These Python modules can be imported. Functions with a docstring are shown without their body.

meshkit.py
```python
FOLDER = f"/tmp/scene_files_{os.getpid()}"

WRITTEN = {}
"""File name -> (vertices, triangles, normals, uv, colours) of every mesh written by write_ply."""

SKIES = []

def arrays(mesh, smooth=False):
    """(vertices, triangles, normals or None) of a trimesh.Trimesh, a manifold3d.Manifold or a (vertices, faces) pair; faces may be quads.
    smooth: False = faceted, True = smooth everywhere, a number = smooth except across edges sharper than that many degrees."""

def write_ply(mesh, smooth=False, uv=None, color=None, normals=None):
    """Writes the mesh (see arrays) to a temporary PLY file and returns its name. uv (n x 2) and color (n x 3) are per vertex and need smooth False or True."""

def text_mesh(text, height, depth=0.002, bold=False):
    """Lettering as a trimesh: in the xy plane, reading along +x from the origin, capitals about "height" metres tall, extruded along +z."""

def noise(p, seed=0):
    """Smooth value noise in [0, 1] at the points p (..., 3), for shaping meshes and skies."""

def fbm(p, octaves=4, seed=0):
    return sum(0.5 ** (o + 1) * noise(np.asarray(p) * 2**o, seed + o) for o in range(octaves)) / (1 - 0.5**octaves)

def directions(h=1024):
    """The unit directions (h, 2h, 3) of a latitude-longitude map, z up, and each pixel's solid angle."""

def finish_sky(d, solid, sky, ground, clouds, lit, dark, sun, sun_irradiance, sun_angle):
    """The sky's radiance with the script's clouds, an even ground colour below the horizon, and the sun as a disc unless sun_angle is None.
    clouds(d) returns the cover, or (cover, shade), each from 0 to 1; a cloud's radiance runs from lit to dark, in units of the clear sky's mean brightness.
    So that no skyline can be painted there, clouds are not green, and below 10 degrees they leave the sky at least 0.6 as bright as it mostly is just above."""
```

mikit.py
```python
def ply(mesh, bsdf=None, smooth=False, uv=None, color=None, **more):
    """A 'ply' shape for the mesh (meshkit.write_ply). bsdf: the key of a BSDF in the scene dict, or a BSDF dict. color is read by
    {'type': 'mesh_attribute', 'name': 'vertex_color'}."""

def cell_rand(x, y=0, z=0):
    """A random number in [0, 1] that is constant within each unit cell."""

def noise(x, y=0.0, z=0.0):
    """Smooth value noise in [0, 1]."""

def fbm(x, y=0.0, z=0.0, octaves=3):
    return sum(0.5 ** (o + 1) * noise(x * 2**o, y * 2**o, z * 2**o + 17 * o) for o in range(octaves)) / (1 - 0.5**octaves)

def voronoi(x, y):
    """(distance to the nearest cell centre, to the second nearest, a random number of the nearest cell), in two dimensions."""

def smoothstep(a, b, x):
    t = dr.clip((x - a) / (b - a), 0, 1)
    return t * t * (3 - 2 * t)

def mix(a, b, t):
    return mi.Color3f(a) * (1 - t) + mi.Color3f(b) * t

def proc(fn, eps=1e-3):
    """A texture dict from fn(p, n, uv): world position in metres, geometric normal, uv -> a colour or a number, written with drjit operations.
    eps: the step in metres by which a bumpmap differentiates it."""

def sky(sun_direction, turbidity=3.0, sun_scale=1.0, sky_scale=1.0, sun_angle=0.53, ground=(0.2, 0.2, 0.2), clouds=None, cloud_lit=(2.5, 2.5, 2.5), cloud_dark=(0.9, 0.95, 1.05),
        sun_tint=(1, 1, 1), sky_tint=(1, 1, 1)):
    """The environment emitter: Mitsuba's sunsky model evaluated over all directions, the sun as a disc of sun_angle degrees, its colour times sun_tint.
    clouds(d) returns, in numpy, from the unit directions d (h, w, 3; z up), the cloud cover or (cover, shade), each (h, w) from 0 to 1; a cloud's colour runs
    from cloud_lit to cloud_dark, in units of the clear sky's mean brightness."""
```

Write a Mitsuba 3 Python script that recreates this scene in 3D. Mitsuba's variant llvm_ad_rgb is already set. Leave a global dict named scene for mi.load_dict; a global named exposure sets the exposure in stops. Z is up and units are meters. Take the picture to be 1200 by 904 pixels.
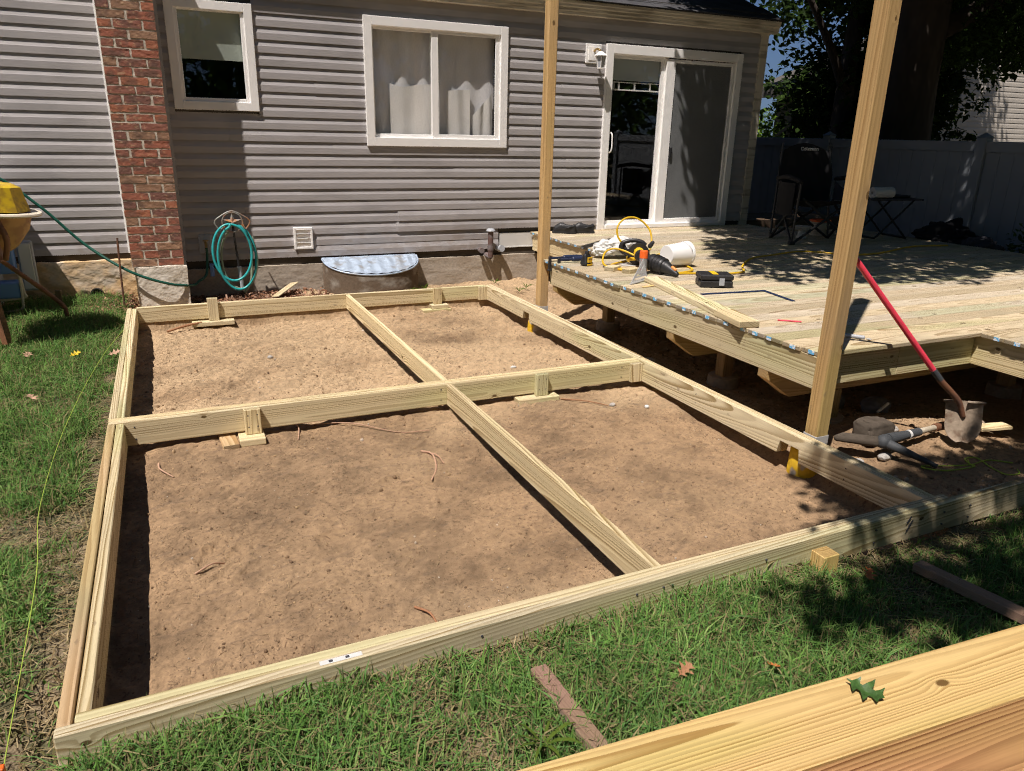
import math, random
import numpy as np, trimesh, drjit as dr, mitsuba as mi
import manifold3d as m3
from shapely.geometry import Polygon, box as sbox
from shapely.ops import unary_union
import mikit, meshkit
from mikit import noise, fbm, voronoi, cell_rand, smoothstep, mix, proc

rng = np.random.default_rng(7)
random.seed(7)
scene, labels = {'type': 'scene'}, {}
T = mi.ScalarTransform4f

# ------------------------------------------------------------------ camera, light, exposure
CAM = np.array([0.0, -7.973, 1.513])
FWD, UP = np.array([0.397, 0.860, -0.322]), np.array([0.114, 0.302, 0.946])
scene['camera'] = {'type': 'perspective', 'fov': 69.43, 'fov_axis': 'x', 'near_clip': 0.05, 'far_clip': 400.0,
                   'to_world': T().look_at(origin=CAM.tolist(), target=(CAM + FWD).tolist(), up=UP.tolist())}
SUN = np.array([-0.44, -0.32, 1.0])
scene['sky'] = mikit.sky(SUN.tolist(), turbidity=3, sun_tint=(0.92, 1.0, 1.20), sky_scale=0.28, sky_tint=(0.90, 1.0, 1.18))
exposure = 2.0

# ------------------------------------------------------------------ helpers
def numbered(key):
    if key not in scene and key not in labels and not any(k.startswith(key + '__') for k in scene):
        return key
    i = 1
    while f'{key}_{i:03d}' in scene or f'{key}_{i:03d}' in labels or any(k.startswith(f'{key}_{i:03d}__') for k in scene):
        i += 1
    return f'{key}_{i:03d}'

_cnt = {}
def nkey(key):
    if key not in _cnt:
        _cnt[key] = 0
        return key
    _cnt[key] += 1
    return f'{key}_{_cnt[key]:03d}'

def thing(name, label, cat, group=None):
    k = nkey(name)
    labels[k] = {'label': label, 'category': cat}
    if group: labels[k]['group'] = group
    return k

def add(name, mesh, mat, parent=None, smooth=False, label=None, cat=None, group=None, kind=None, uv=None, color=None, **more):
    k = nkey(parent + '__' + name if parent else name)
    if isinstance(mesh, (list, tuple)) and len(mesh) == 2 and not hasattr(mesh, 'vertices') and isinstance(mesh[1], np.ndarray) and mesh[1].ndim == 2 and mesh[1].shape[1] == 2 and uv is None:
        mesh, uv = mesh[0], mesh[1]
    if isinstance(mesh, list): mesh = trimesh.util.concatenate(mesh)
    scene[k] = mikit.ply(mesh, mat, smooth=smooth, uv=uv, color=color, **more)
    d = {}
    if label: d['label'] = label
    if cat: d['category'] = cat
    if group: d['group'] = group
    if kind: d['kind'] = kind
    if d: labels[k] = d
    return k

def tm(m):
    a = m.to_mesh()
    return trimesh.Trimesh(np.array(a.vert_properties[:, :3]), np.array(a.tri_verts), process=False)
def mf(t):
    return m3.Manifold(m3.Mesh(np.asarray(t.vertices, np.float32), np.asarray(t.faces, np.uint32)))
def bx(x0, x1, y0, y1, z0, z1, c=0.0):
    """Box, its edges chamfered by c."""
    lo, hi = np.minimum([x0, y0, z0], [x1, y1, z1]), np.maximum([x0, y0, z0], [x1, y1, z1])
    if c <= 0:
        return trimesh.creation.box(bounds=[lo, hi])
    ce, h = (lo + hi) / 2, (hi - lo) / 2
    c = min(c, h.min() * 0.45)
    P = []
    for s in np.ndindex(2, 2, 2):
        sg = np.array(s) * 2 - 1
        for k in range(3):
            q = h - c; q = q.copy(); q[k] = h[k]
            P.append(ce + sg * q)
    return trimesh.Trimesh(np.array(P)).convex_hull
def tr(m, loc=(0, 0, 0), rz=0.0, rx=0.0, ry=0.0, s=1.0):
    m = m.copy()
    M = trimesh.transformations.compose_matrix(scale=[s] * 3 if np.isscalar(s) else s, angles=[rx, ry, rz], translate=loc)
    m.apply_transform(M)
    return m
def smoothpath(P, n=8):
    P = np.asarray(P, float)
    if len(P) < 3: return P
    Q = np.vstack([2 * P[0] - P[1], P, 2 * P[-1] - P[-2]])
    out = []
    for i in range(1, len(Q) - 2):
        for t in np.linspace(0, 1, n, endpoint=False):
            a, b, c, d = Q[i - 1], Q[i], Q[i + 1], Q[i + 2]
            out.append(0.5 * ((2 * b) + (-a + c) * t + (2 * a - 5 * b + 4 * c - d) * t * t + (-a + 3 * b - 3 * c + d) * t ** 3))
    out.append(P[-1])
    return np.array(out)
def tube(P, r, sides=8, n=8, sm=True, cap=True):
    p = smoothpath(P, n) if sm else np.asarray(P, float)
    t = np.gradient(p, axis=0); t /= np.linalg.norm(t, axis=1, keepdims=True) + 1e-12
    a = np.cross(t[0], [0, 0, 1.0]);
    if np.linalg.norm(a) < 1e-3: a = np.array([1.0, 0, 0])
    A = []
    for k in range(len(p)):
        a = a - t[k] * (a @ t[k]); a = a / (np.linalg.norm(a) + 1e-12); A.append(a)
    A = np.array(A); B = np.cross(t, A)
    r = np.broadcast_to(np.interp(np.linspace(0, 1, len(p)), np.linspace(0, 1, np.size(r)), np.ravel(r)), (len(p),))
    ang = np.arange(sides) * 2 * np.pi / sides
    v = p[:, None] + r[:, None, None] * (np.cos(ang)[None, :, None] * A[:, None] + np.sin(ang)[None, :, None] * B[:, None])
    i, j = np.meshgrid(np.arange(len(p) - 1), np.arange(sides), indexing='ij')
    q = np.stack([i * sides + j, i * sides + (j + 1) % sides, (i + 1) * sides + (j + 1) % sides, (i + 1) * sides + j], -1).reshape(-1, 4)
    V = list(v.reshape(-1, 3)); F = [*q[:, [0, 1, 2]], *q[:, [0, 2, 3]]]
    if cap:
        n0 = len(V); V += [p[0], p[-1]]; L = (len(p) - 1) * sides
        for k in range(sides):
            F.append([n0, (k + 1) % sides, k]); F.append([n0 + 1, L + k, L + (k + 1) % sides])
    return trimesh.Trimesh(np.array(V), np.array(F), process=False)
def lathe(prof, sides=24):
    return trimesh.creation.revolve(np.array(prof, float), sections=sides)
def cyl(p0, p1, r, sides=16):
    return tube([p0, p1], r, sides, sm=False)
def blob(spheres):
    """Hull of spheres (x, y, z, r)."""
    P = []
    ico = trimesh.creation.icosphere(2)
    for x, y, z, r in spheres: P.append(ico.vertices * r + [x, y, z])
    return trimesh.Trimesh(np.vstack(P)).convex_hull
def extr(poly, h, loc=(0, 0, 0)):
    g = trimesh.creation.extrude_polygon(poly, h, engine='earcut'); g.apply_translation(loc); return g
def frame_xz(x0, x1, z0, z1, w, y0, y1, c=0.003):
    """Mitred rectangular frame in the xz plane: four bars."""
    if np.isscalar(w): w = (w, w, w, w)            # left right bottom top
    return trimesh.util.concatenate([bx(x0, x0 + w[0], y0, y1, z0, z1, c), bx(x1 - w[1], x1, y0, y1, z0, z1, c),
                                     bx(x0 + w[0], x1 - w[1], y0 + .001, y1, z0, z0 + w[2], c), bx(x0 + w[0], x1 - w[1], y0 + .001, y1, z1 - w[3], z1, c)])

# ------------------------------------------------------------------ materials
def pr(name, color, rough=0.6, **k):
    c = color if isinstance(color, dict) else {'type': 'rgb', 'value': list(color)}
    scene[name] = {'type': 'twosided', 'bsdf': {'type': 'principled', 'base_color': c, 'roughness': rough, **k}}
def bump(name, color, fn, scale, rough=0.7, eps=1e-3, **k):
    c = color if isinstance(color, dict) else {'type': 'rgb', 'value': list(color)}
    scene[name] = {'type': 'twosided', 'bsdf': {'type': 'bumpmap', 'arbitrary': proc(fn, eps), 'scale': scale,
                                                 'bsdf': {'type': 'principled', 'base_color': c, 'roughness': rough, **k}}}

def wood(early, late, ring=0.0055, knots=0.38, var=0.16, stain=0.25, stain_col=(0.30, 0.27, 0.20)):
    def fn(p, n, uv):
        seed = dr.floor(uv.x / 20.0); s = uv.x - 20.0 * seed - 10.0
        face = dr.floor(uv.y / 2.0); w = uv.y - 2.0 * face - 1.0
        r1, r2, r3, r4, r5 = (cell_rand(seed, k) for k in range(1, 6))
        end = face > 3.5
        a = dr.select(face < 1.5, w, dr.select(face < 2.5, 0.07, -0.07)); b = dr.select(face < 0.5, 0.019, dr.select(face < 1.5, -0.019, w))
        a = dr.select(end, s, a); b = dr.select(end, w, b); al = dr.select(end, r1 * 7, s)
        n1, n2, n3 = noise(al * 0.8 + seed * 7.3, 1.5) - 0.5, noise(al * 2.7 + seed * 3.1, 4.5) - 0.5, noise(al * 0.6 + seed * 5.7, 9.5) - 0.5
        aa = a - (r1 - 0.5) * 0.16 + (r3 - 0.5) * 0.02 * al + 0.045 * n1
        bb = b + dr.select(r5 < 0.5, 1, -1) * (0.025 + 0.06 * r2) + (r4 - 0.5) * 0.11 * al + 0.03 * n3 + 0.006 * n2
        c = dr.floor(al / 0.8)
        kx = (c + 0.2 + 0.6 * cell_rand(c, seed, 6)) * 0.8; ka = (cell_rand(c, seed, 7) - 0.5) * 0.11
        kd = dr.sqrt(dr.square(al - kx) * 0.3 + dr.square(a - ka)); ks = 0.006 + 0.008 * cell_rand(c, seed, 8)
        on = (cell_rand(c, seed, 5) < knots) & ~end & (face < 1.5)
        kn = dr.select(on, dr.exp(-dr.square(kd / (2.4 * ks))), 0.0)
        R_ = dr.sqrt(dr.square(aa) + dr.square(bb)) + 0.016 * kn
        t = R_ / ring + 1.5 * noise(R_ * 38, seed * 3.7) + 0.30 * noise(al * 5, a * 45, b * 45)
        f = t - dr.floor(t)
        lat = smoothstep(0.15, 0.85, f) * (1 - smoothstep(0.92, 1.0, f)) * (0.25 + 0.75 * cell_rand(dr.floor(t), seed))
        lat = lat * (0.75 + 0.5 * noise(al * 1.5 + seed, a * 25, b * 25))
        fine = noise(al * 7, a * 420, b * 420) - 0.5
        col = mix(early, late, dr.clip(lat, 0, 1)) * (1 + 0.16 * fine) * (1 - 0.35 * dr.select(end, 1, 0))
        blot = fbm(al * 1.7 + seed, a * 9, b * 9, 3)
        col = mix(col, mi.Color3f(stain_col), smoothstep(0.5, 0.8, blot) * stain)
        grn = fbm(al * 0.9 + seed * 1.3, a * 5, b * 5, 2)
        col = col * mix((1, 1, 1), (0.90, 0.98, 0.87), smoothstep(0.5, 0.7, grn))
        mud = smoothstep(0.70, 0.78, fbm(al * 14 + seed, a * 40, b * 40, 3)) * smoothstep(0.45, 0.65, noise(al * 1.1, seed * 2.2))
        col = mix(col, (0.22, 0.155, 0.095), mud * 0.6)
        core = dr.select(on, 1 - smoothstep(ks * 0.7, ks * 1.15, kd), 0.0)
        col = mix(col, mi.Color3f(late) * 0.42, core)
        tone = 1 + var * 2 * (r3 - 0.5)
        hue = mi.Color3f(1 + 0.06 * (r4 - 0.5), 1.0, 1 - 0.16 * (r4 - 0.5))
        return col * tone * hue
    return proc(fn)
def grain(p, n, uv):
    seed = dr.floor(uv.x / 20.0); s = uv.x - 20.0 * seed
    return noise(s * 9, uv.y * 330) * 0.7 + noise(s * 3, uv.y * 90) * 0.6
PALE, LATE = (0.66, 0.56, 0.35), (0.30, 0.205, 0.085)
bump('wood_frame', wood(PALE, LATE, ring=0.0105, var=0.12), grain, 0.0006, 0.62)
bump('wood_deck', wood((0.47, 0.40, 0.285), (0.25, 0.18, 0.10), ring=0.010, var=0.15, stain=0.45), grain, 0.0006, 0.6)
bump('wood_post', wood((0.52, 0.345, 0.15), (0.36, 0.21, 0.075), ring=0.011, knots=0.8, stain=0.3, stain_col=(0.25, 0.2, 0.15)), grain, 0.0007, 0.6)
bump('wood_warm', wood((0.60, 0.42, 0.23), (0.36, 0.21, 0.085), ring=0.010, stain=0.35), grain, 0.0006, 0.62)
bump('wood_gold', wood((0.66, 0.475, 0.21), (0.37, 0.215, 0.07), ring=0.0085, knots=0.95, var=0.1, stain=0.15, stain_col=(0.45, 0.36, 0.2)), grain, 0.0006, 0.42)
bump('wood_wet', wood((0.47, 0.255, 0.12), (0.17, 0.07, 0.028), ring=0.011, knots=0.6, stain=0.5, stain_col=(0.2, 0.14, 0.09)), grain, 0.0006, 0.4)
bump('wood_dark', wood((0.20, 0.13, 0.08), (0.11, 0.07, 0.04), stain=0.4, stain_col=(0.1, 0.09, 0.08)), grain, 0.0006, 0.75)
bump('wood_red', wood((0.32, 0.19, 0.13), (0.22, 0.12, 0.085), stain=0.5, stain_col=(0.28, 0.22, 0.18)), grain, 0.001, 0.8)

def siding_fn(base):
    def fn(p, n, uv):
        v = fbm(p.x * 1.3, p.z * 2.0, 3.0, 3)
        dirt = smoothstep(0.45, 0.8, fbm(p.x * 3, p.z * 9, 1.0, 3))
        g = noise(p.x * 9, p.z * 160, 2.0) - 0.5
        spl = smoothstep(0.75, 0.25, p.z) * smoothstep(0.35, 0.7, fbm(p.x * 14, p.z * 20, 5.0, 3))
        col = mi.Color3f(base) * (0.93 + 0.14 * v) * (1 + 0.06 * g) * (1 - 0.12 * dirt)
        return mix(col, (0.24, 0.18, 0.13), spl * 0.35)
    return proc(fn)
bump('vinyl_siding', siding_fn((0.365, 0.348, 0.348)), lambda p, n, uv: noise(p.x * 12, p.z * 200), 0.00025, 0.5)
pr('vinyl_white', proc(lambda p, n, uv: mi.Color3f(0.86, 0.85, 0.83) * (0.93 + 0.1 * fbm(p.x * 8, p.y * 8, p.z * 8))), 0.4)
pr('trim_beige', proc(lambda p, n, uv: mix((0.60, 0.54, 0.43), (0.36, 0.31, 0.23), smoothstep(0.5, 0.78, fbm(p.x * 2.5, p.z * 22, 1.0)))), 0.5)
pr('trim_grey', (0.42, 0.42, 0.43), 0.5)
pr('trim_dark', (0.06, 0.055, 0.05), 0.6)
def brick_fn(k0):
    def fn(p, n, uv):
        c = cell_rand(k0, 3); a = fbm(p.x * 40, p.y * 40, p.z * 40, 3); b = fbm(p.x * 13 + 7 * k0, p.y * 13, p.z * 13, 3)
        cols = [(0.30, 0.105, 0.065), (0.25, 0.10, 0.07), (0.19, 0.085, 0.065), (0.34, 0.125, 0.07), (0.28, 0.16, 0.10)]
        col = mix(cols[k0], (0.10, 0.065, 0.05), smoothstep(0.45, 0.68, b) * 0.65)
        col = mix(col, (0.40, 0.27, 0.16), smoothstep(0.62, 0.8, a) * 0.6)
        return col * (0.75 + 0.5 * a)
    return proc(fn)
for k in range(5):
    bump(f'brick_{k}', brick_fn(k), lambda p, n, uv: fbm(p.x * 70, p.y * 70, p.z * 70, 3), 0.004, 0.9)
def conc(base, spot=(0.2, 0.17, 0.13), sc=6, amt=0.6):
    def fn(p, n, uv):
        a = fbm(p.x * sc, p.y * sc, p.z * sc, 4); b = fbm(p.x * 60, p.y * 60, p.z * 60, 3)
        return mix(base, spot, smoothstep(0.45, 0.75, a) * amt) * (0.75 + 0.5 * b)
    return proc(fn)
lumpy = lambda p, n, uv: fbm(p.x * 35, p.y * 35, p.z * 35, 4)
bump('mortar', conc((0.52, 0.47, 0.39), (0.34, 0.29, 0.23), 20, .7), lumpy, 0.004, 0.95)
bump('foundation', conc((0.36, 0.31, 0.25), (0.27, 0.21, 0.15)), lumpy, 0.006, 0.95)
bump('foundation_gold', conc((0.52, 0.36, 0.19), (0.52, 0.47, 0.40), 5, 0.9), lumpy, 0.009, 0.95)
bump('concrete_white', conc((0.60, 0.55, 0.47), (0.45, 0.38, 0.29), 9), lumpy, 0.01, 0.95)
bump('sill_dark', conc((0.075, 0.06, 0.045), (0.04, 0.03, 0.02), 12), lumpy, 0.004, 0.95)
def shingle_fn(p, n, uv):
    return mi.Color3f(0.05, 0.05, 0.055) * (0.6 + 0.8 * noise(p.x * 300, p.y * 300, p.z * 300)) * (0.8 + 0.4 * cell_rand(dr.floor(p.x * 5), dr.floor(p.y * 8)))
pr('shingle', proc(shingle_fn), 0.9)
scene['pane'] = {'type': 'thindielectric', 'int_ior': 1.5}
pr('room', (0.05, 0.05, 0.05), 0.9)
def cloth_fn(col):
    return proc(lambda p, n, uv: mi.Color3f(col) * (0.85 + 0.15 * noise(p.x * 500, p.y * 500, p.z * 60)) * (0.9 + 0.2 * fbm(p.x * 5, p.z * 5, p.y * 5)))
pr('curtain_grey', cloth_fn((0.74, 0.74, 0.75)), 0.95)
pr('curtain_white', cloth_fn((0.72, 0.71, 0.68)), 0.95)
pr('shade_cloth', (0.36, 0.41, 0.36), 0.8)
pr('blind_white', (0.42, 0.46, 0.46), 0.7)
pr('black_plastic', proc(lambda p, n, uv: mi.Color3f(0.018, 0.018, 0.02) * (0.7 + 0.8 * fbm(p.x * 40, p.y * 40, p.z * 40))), 0.45)
pr('black_metal', (0.02, 0.02, 0.022), 0.4)
pr('black_fabric', cloth_fn((0.010, 0.010, 0.012)), 0.9)
pr('grey_fabric', cloth_fn((0.045, 0.045, 0.055)), 0.9)
pr('navy', (0.02, 0.03, 0.07), 0.4)
pr('yellow_plastic', (0.72, 0.45, 0.02), 0.4)
pr('yellow_rubber', proc(lambda p, n, uv: mi.Color3f(0.70, 0.43, 0.015) * (0.8 + 0.3 * fbm(p.x * 15, p.y * 15, p.z * 15))), 0.45)
pr('orange_cap', (0.85, 0.14, 0.02), 0.45)
pr('can_grey', proc(lambda p, n, uv: mix((0.25, 0.25, 0.25), (0.42, 0.16, 0.13), smoothstep(0.66, 0.72, fbm(p.x * 60, p.y * 60, p.z * 60)))), 0.4)
pr('white_plastic', (0.80, 0.80, 0.79), 0.35, spec_trans=0.0)
pr('dull_white', (0.62, 0.62, 0.6), 0.6)
pr('orange_print', (0.80, 0.28, 0.06), 0.5)
pr('dark_print', (0.06, 0.06, 0.07), 0.5)
pr('tag_blue', proc(lambda p, n, uv: mix((0.16, 0.46, 0.75), (0.7, 0.76, 0.8), smoothstep(0.5, 0.6, noise(p.x * 90, p.y * 90, p.z * 90)))), 0.5)
pr('aluminium', (0.55, 0.55, 0.54), 0.45, metallic=0.25)
def rust_fn(base, rust):
    return proc(lambda p, n, uv: mix(base, rust, smoothstep(0.4, 0.65, fbm(p.x * 14, p.y * 14, p.z * 14, 4))))
def galv_fn(p, n, uv):
    d1, d2, r = voronoi(p.x * 28, p.y * 28)
    return mix(mi.Color3f(0.45, 0.55, 0.68) * (0.85 + 0.3 * r), (0.30, 0.26, 0.21), smoothstep(0.55, 0.75, fbm(p.x * 9, p.y * 9, p.z * 9)) * 0.6)
pr('galvanised', proc(galv_fn), 0.45, metallic=0.35)
bump('mud', conc((0.13, 0.095, 0.065), (0.34, 0.32, 0.28), 8, 0.7), lumpy, 0.006, 0.95)
pr('rust_steel', rust_fn((0.16, 0.07, 0.035), (0.09, 0.045, 0.03)), 0.7)
pr('pipe_grey', rust_fn((0.16, 0.14, 0.14), (0.12, 0.07, 0.06)), 0.7)
pr('star_metal', rust_fn((0.34, 0.35, 0.33), (0.40, 0.16, 0.05)), 0.5, metallic=0.3)
pr('mixer_yellow', rust_fn((0.66, 0.46, 0.02), (0.42, 0.27, 0.03)), 0.45)
pr('mixer_tan', rust_fn((0.42, 0.25, 0.09), (0.30, 0.16, 0.06)), 0.6)
pr('mixer_brown', rust_fn((0.24, 0.105, 0.055), (0.13, 0.06, 0.035)), 0.6)
pr('hose_teal', proc(lambda p, n, uv: mi.Color3f(0.03, 0.36, 0.37) * (0.85 + 0.3 * noise(p.x * 30, p.y * 30, p.z * 30))), 0.35)
pr('hose_olive', (0.24, 0.30, 0.22), 0.4)
pr('hose_green', proc(lambda p, n, uv: mi.Color3f(0.012, 0.085, 0.06) * (0.8 + 0.4 * noise(p.x * 30, p.y * 30, p.z * 30))), 0.35)
pr('brass', (0.45, 0.30, 0.12), 0.35, metallic=0.8)
pr('shovel_red', proc(lambda p, n, uv: mi.Color3f(0.80, 0.06, 0.10) * (0.9 + 0.2 * fbm(p.x * 20, p.y * 20, p.z * 20))), 0.4)
bump('dirty_steel', conc((0.33, 0.26, 0.19), (0.17, 0.11, 0.07), 22, 1.0), lumpy, 0.004, 0.85)
pr('grip_grey', (0.05, 0.055, 0.06), 0.7)
bump('rock', conc((0.40, 0.38, 0.35), (0.24, 0.20, 0.16), 15), lumpy, 0.006, 0.95)
bump('rock_grey', conc((0.19, 0.19, 0.20), (0.11, 0.10, 0.10), 15), lumpy, 0.006, 0.95)
bump('paint_yellow', proc(lambda p, n, uv: mix((0.42, 0.37, 0.30), (0.66, 0.42, 0.02), smoothstep(0.44, 0.52, fbm(p.x * 13, p.y * 13, p.z * 9, 3) - 0.01)) * (0.8 + 0.4 * fbm(p.x * 60, p.y * 60, p.z * 60))), lumpy, 0.006, 0.8)
pr('string_green', (0.42, 0.62, 0.06), 0.6)
pr('string_line_green', (0.36, 0.48, 0.07), 0.6); pr('string_dark', (0.12, 0.30, 0.03), 0.6)
pr('blue_plastic', (0.16, 0.30, 0.62), 0.5)
pr('panel_grey', (0.38, 0.40, 0.43), 0.5)
pr('fence_vinyl', proc(lambda p, n, uv: mi.Color3f(0.245, 0.27, 0.30) * (0.9 + 0.2 * fbm(p.y * 2, p.z * 3, 1.0))), 0.55)
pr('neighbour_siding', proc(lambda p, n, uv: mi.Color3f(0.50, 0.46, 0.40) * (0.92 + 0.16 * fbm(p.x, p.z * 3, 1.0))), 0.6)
pr('neighbour_roof', (0.07, 0.065, 0.06), 0.9)
bump('bark', proc(lambda p, n, uv: mi.Color3f(0.055, 0.043, 0.035) * (0.6 + 0.8 * fbm(p.x * 12, p.y * 12, p.z * 2.5, 4))), lambda p, n, uv: fbm(p.x * 14, p.y * 14, p.z * 3, 4), 0.05, 0.95, eps=4e-3)
def vcol(name, trans, rough=0.55):
    scene[name] = {'type': 'principledthin', 'base_color': {'type': 'mesh_attribute', 'name': 'vertex_color'}, 'roughness': rough, 'diff_trans': trans, 'spec_trans': 0.0, 'eta': 1.3}
vcol('leaf', 0.6); vcol('blade', 0.5, 0.5)
scene['vchip'] = {'type': 'twosided', 'bsdf': {'type': 'diffuse', 'reflectance': {'type': 'mesh_attribute', 'name': 'vertex_color'}}}
def dirt_fn(p, n, uv):
    big = fbm(p.x * 1.1, p.y * 1.1, 0.5, 4); mid = fbm(p.x * 7, p.y * 7, 2.5, 4); fin = fbm(p.x * 60, p.y * 60, p.z * 60, 3); gr = noise(p.x * 420, p.y * 420, p.z * 420)
    col = mix((0.30, 0.198, 0.112), (0.155, 0.102, 0.058), smoothstep(0.38, 0.68, big * 0.55 + mid * 0.45))
    col = mix(col, (0.43, 0.31, 0.185), smoothstep(0.42, 0.75, fbm(p.x * 0.9 + 9, p.y * 1.3, 1.5, 3) + 0.18 * smoothstep(-3.9, -2.5, p.y)) * 0.8)
    st = smoothstep(0.60, 0.72, fbm(p.x * 11 + p.y * 5, p.y * 34 - p.x * 9, 3.5, 3))       # straw-coloured root fibres
    col = mix(col, (0.13, 0.09, 0.06), st * 0.4)
    sp = smoothstep(0.62, 0.75, fbm(p.x * 95, p.y * 95, 7.5, 2))
    return col * (0.55 + 0.60 * fin + 0.32 * gr) * (1 - 0.4 * sp)
def dirt_bump(p, n, uv):
    return fbm(p.x * 40, p.y * 40, 0.0, 4) + 0.3 * noise(p.x * 190, p.y * 190)
bump('dirt', proc(dirt_fn), dirt_bump, 0.013, 1.0, eps=2e-3)
def soil_fn(p, n, uv):
    a = fbm(p.x * 5, p.y * 5, 1.0, 4); f = fbm(p.x * 70, p.y * 70, 1.0, 3)
    return mix((0.085, 0.08, 0.04), (0.20, 0.155, 0.095), smoothstep(0.4, 0.65, a)) * (0.55 + 0.9 * f)
bump('soil', proc(soil_fn), dirt_bump, 0.02, 1.0, eps=2e-3)

# ------------------------------------------------------------------ lumber with grain coordinates
_seed = [0]
def wood_uv(m, seed=None):
    """Splits the faces of a board (x along the grain, y its thickness, z its width) and gives them grain coordinates."""
    if seed is None: _seed[0] = (_seed[0] + 1) % 97; seed = _seed[0]
    v = m.vertices[m.faces].reshape(-1, 3); n = np.repeat(m.face_normals, 3, 0); an = np.abs(n)
    end = an[:, 0] > 0.8
    wide = ~end & (an[:, 1] >= an[:, 2])
    u = np.where(end, 20 * seed + 10 + v[:, 2], 20 * seed + 10 + v[:, 0])
    face = np.where(end, 4, np.where(wide, np.where(n[:, 1] < 0, 0, 1), np.where(n[:, 2] > 0, 2, 3)))
    w = np.where(end | ~wide, v[:, 1], v[:, 2])
    uv = np.stack([u, 2 * face + 1 + np.clip(w, -0.9, 0.9)], 1)
    return trimesh.Trimesh(v, np.arange(len(v)).reshape(-1, 3), process=False), uv
def board(p0, p1, thick, width, up=(0, 0, 1), c=0.003, warp=0.0, seed=None, shape=None, seg=1):
    """A board from p0 to p1 (centre line), its width along 'up'. Returns (mesh, uv)."""
    p0, p1 = np.array(p0, float), np.array(p1, float)
    L = np.linalg.norm(p1 - p0); X = (p1 - p0) / L
    Z = np.array(up, float); Z -= X * (Z @ X); Z /= np.linalg.norm(Z); Y = np.cross(Z, X)
    if shape is None:
        m = bx(-L / 2, L / 2, -thick / 2, thick / 2, -width / 2, width / 2, c)
    else:
        m = shape
    m, uv = wood_uv(m, seed)
    m.vertices = (p0 + p1) / 2 + m.vertices @ np.array([X, Y, Z])
    return m, uv
def join(bs):
    return trimesh.util.concatenate([b[0] for b in bs]), np.vstack([b[1] for b in bs])

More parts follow.
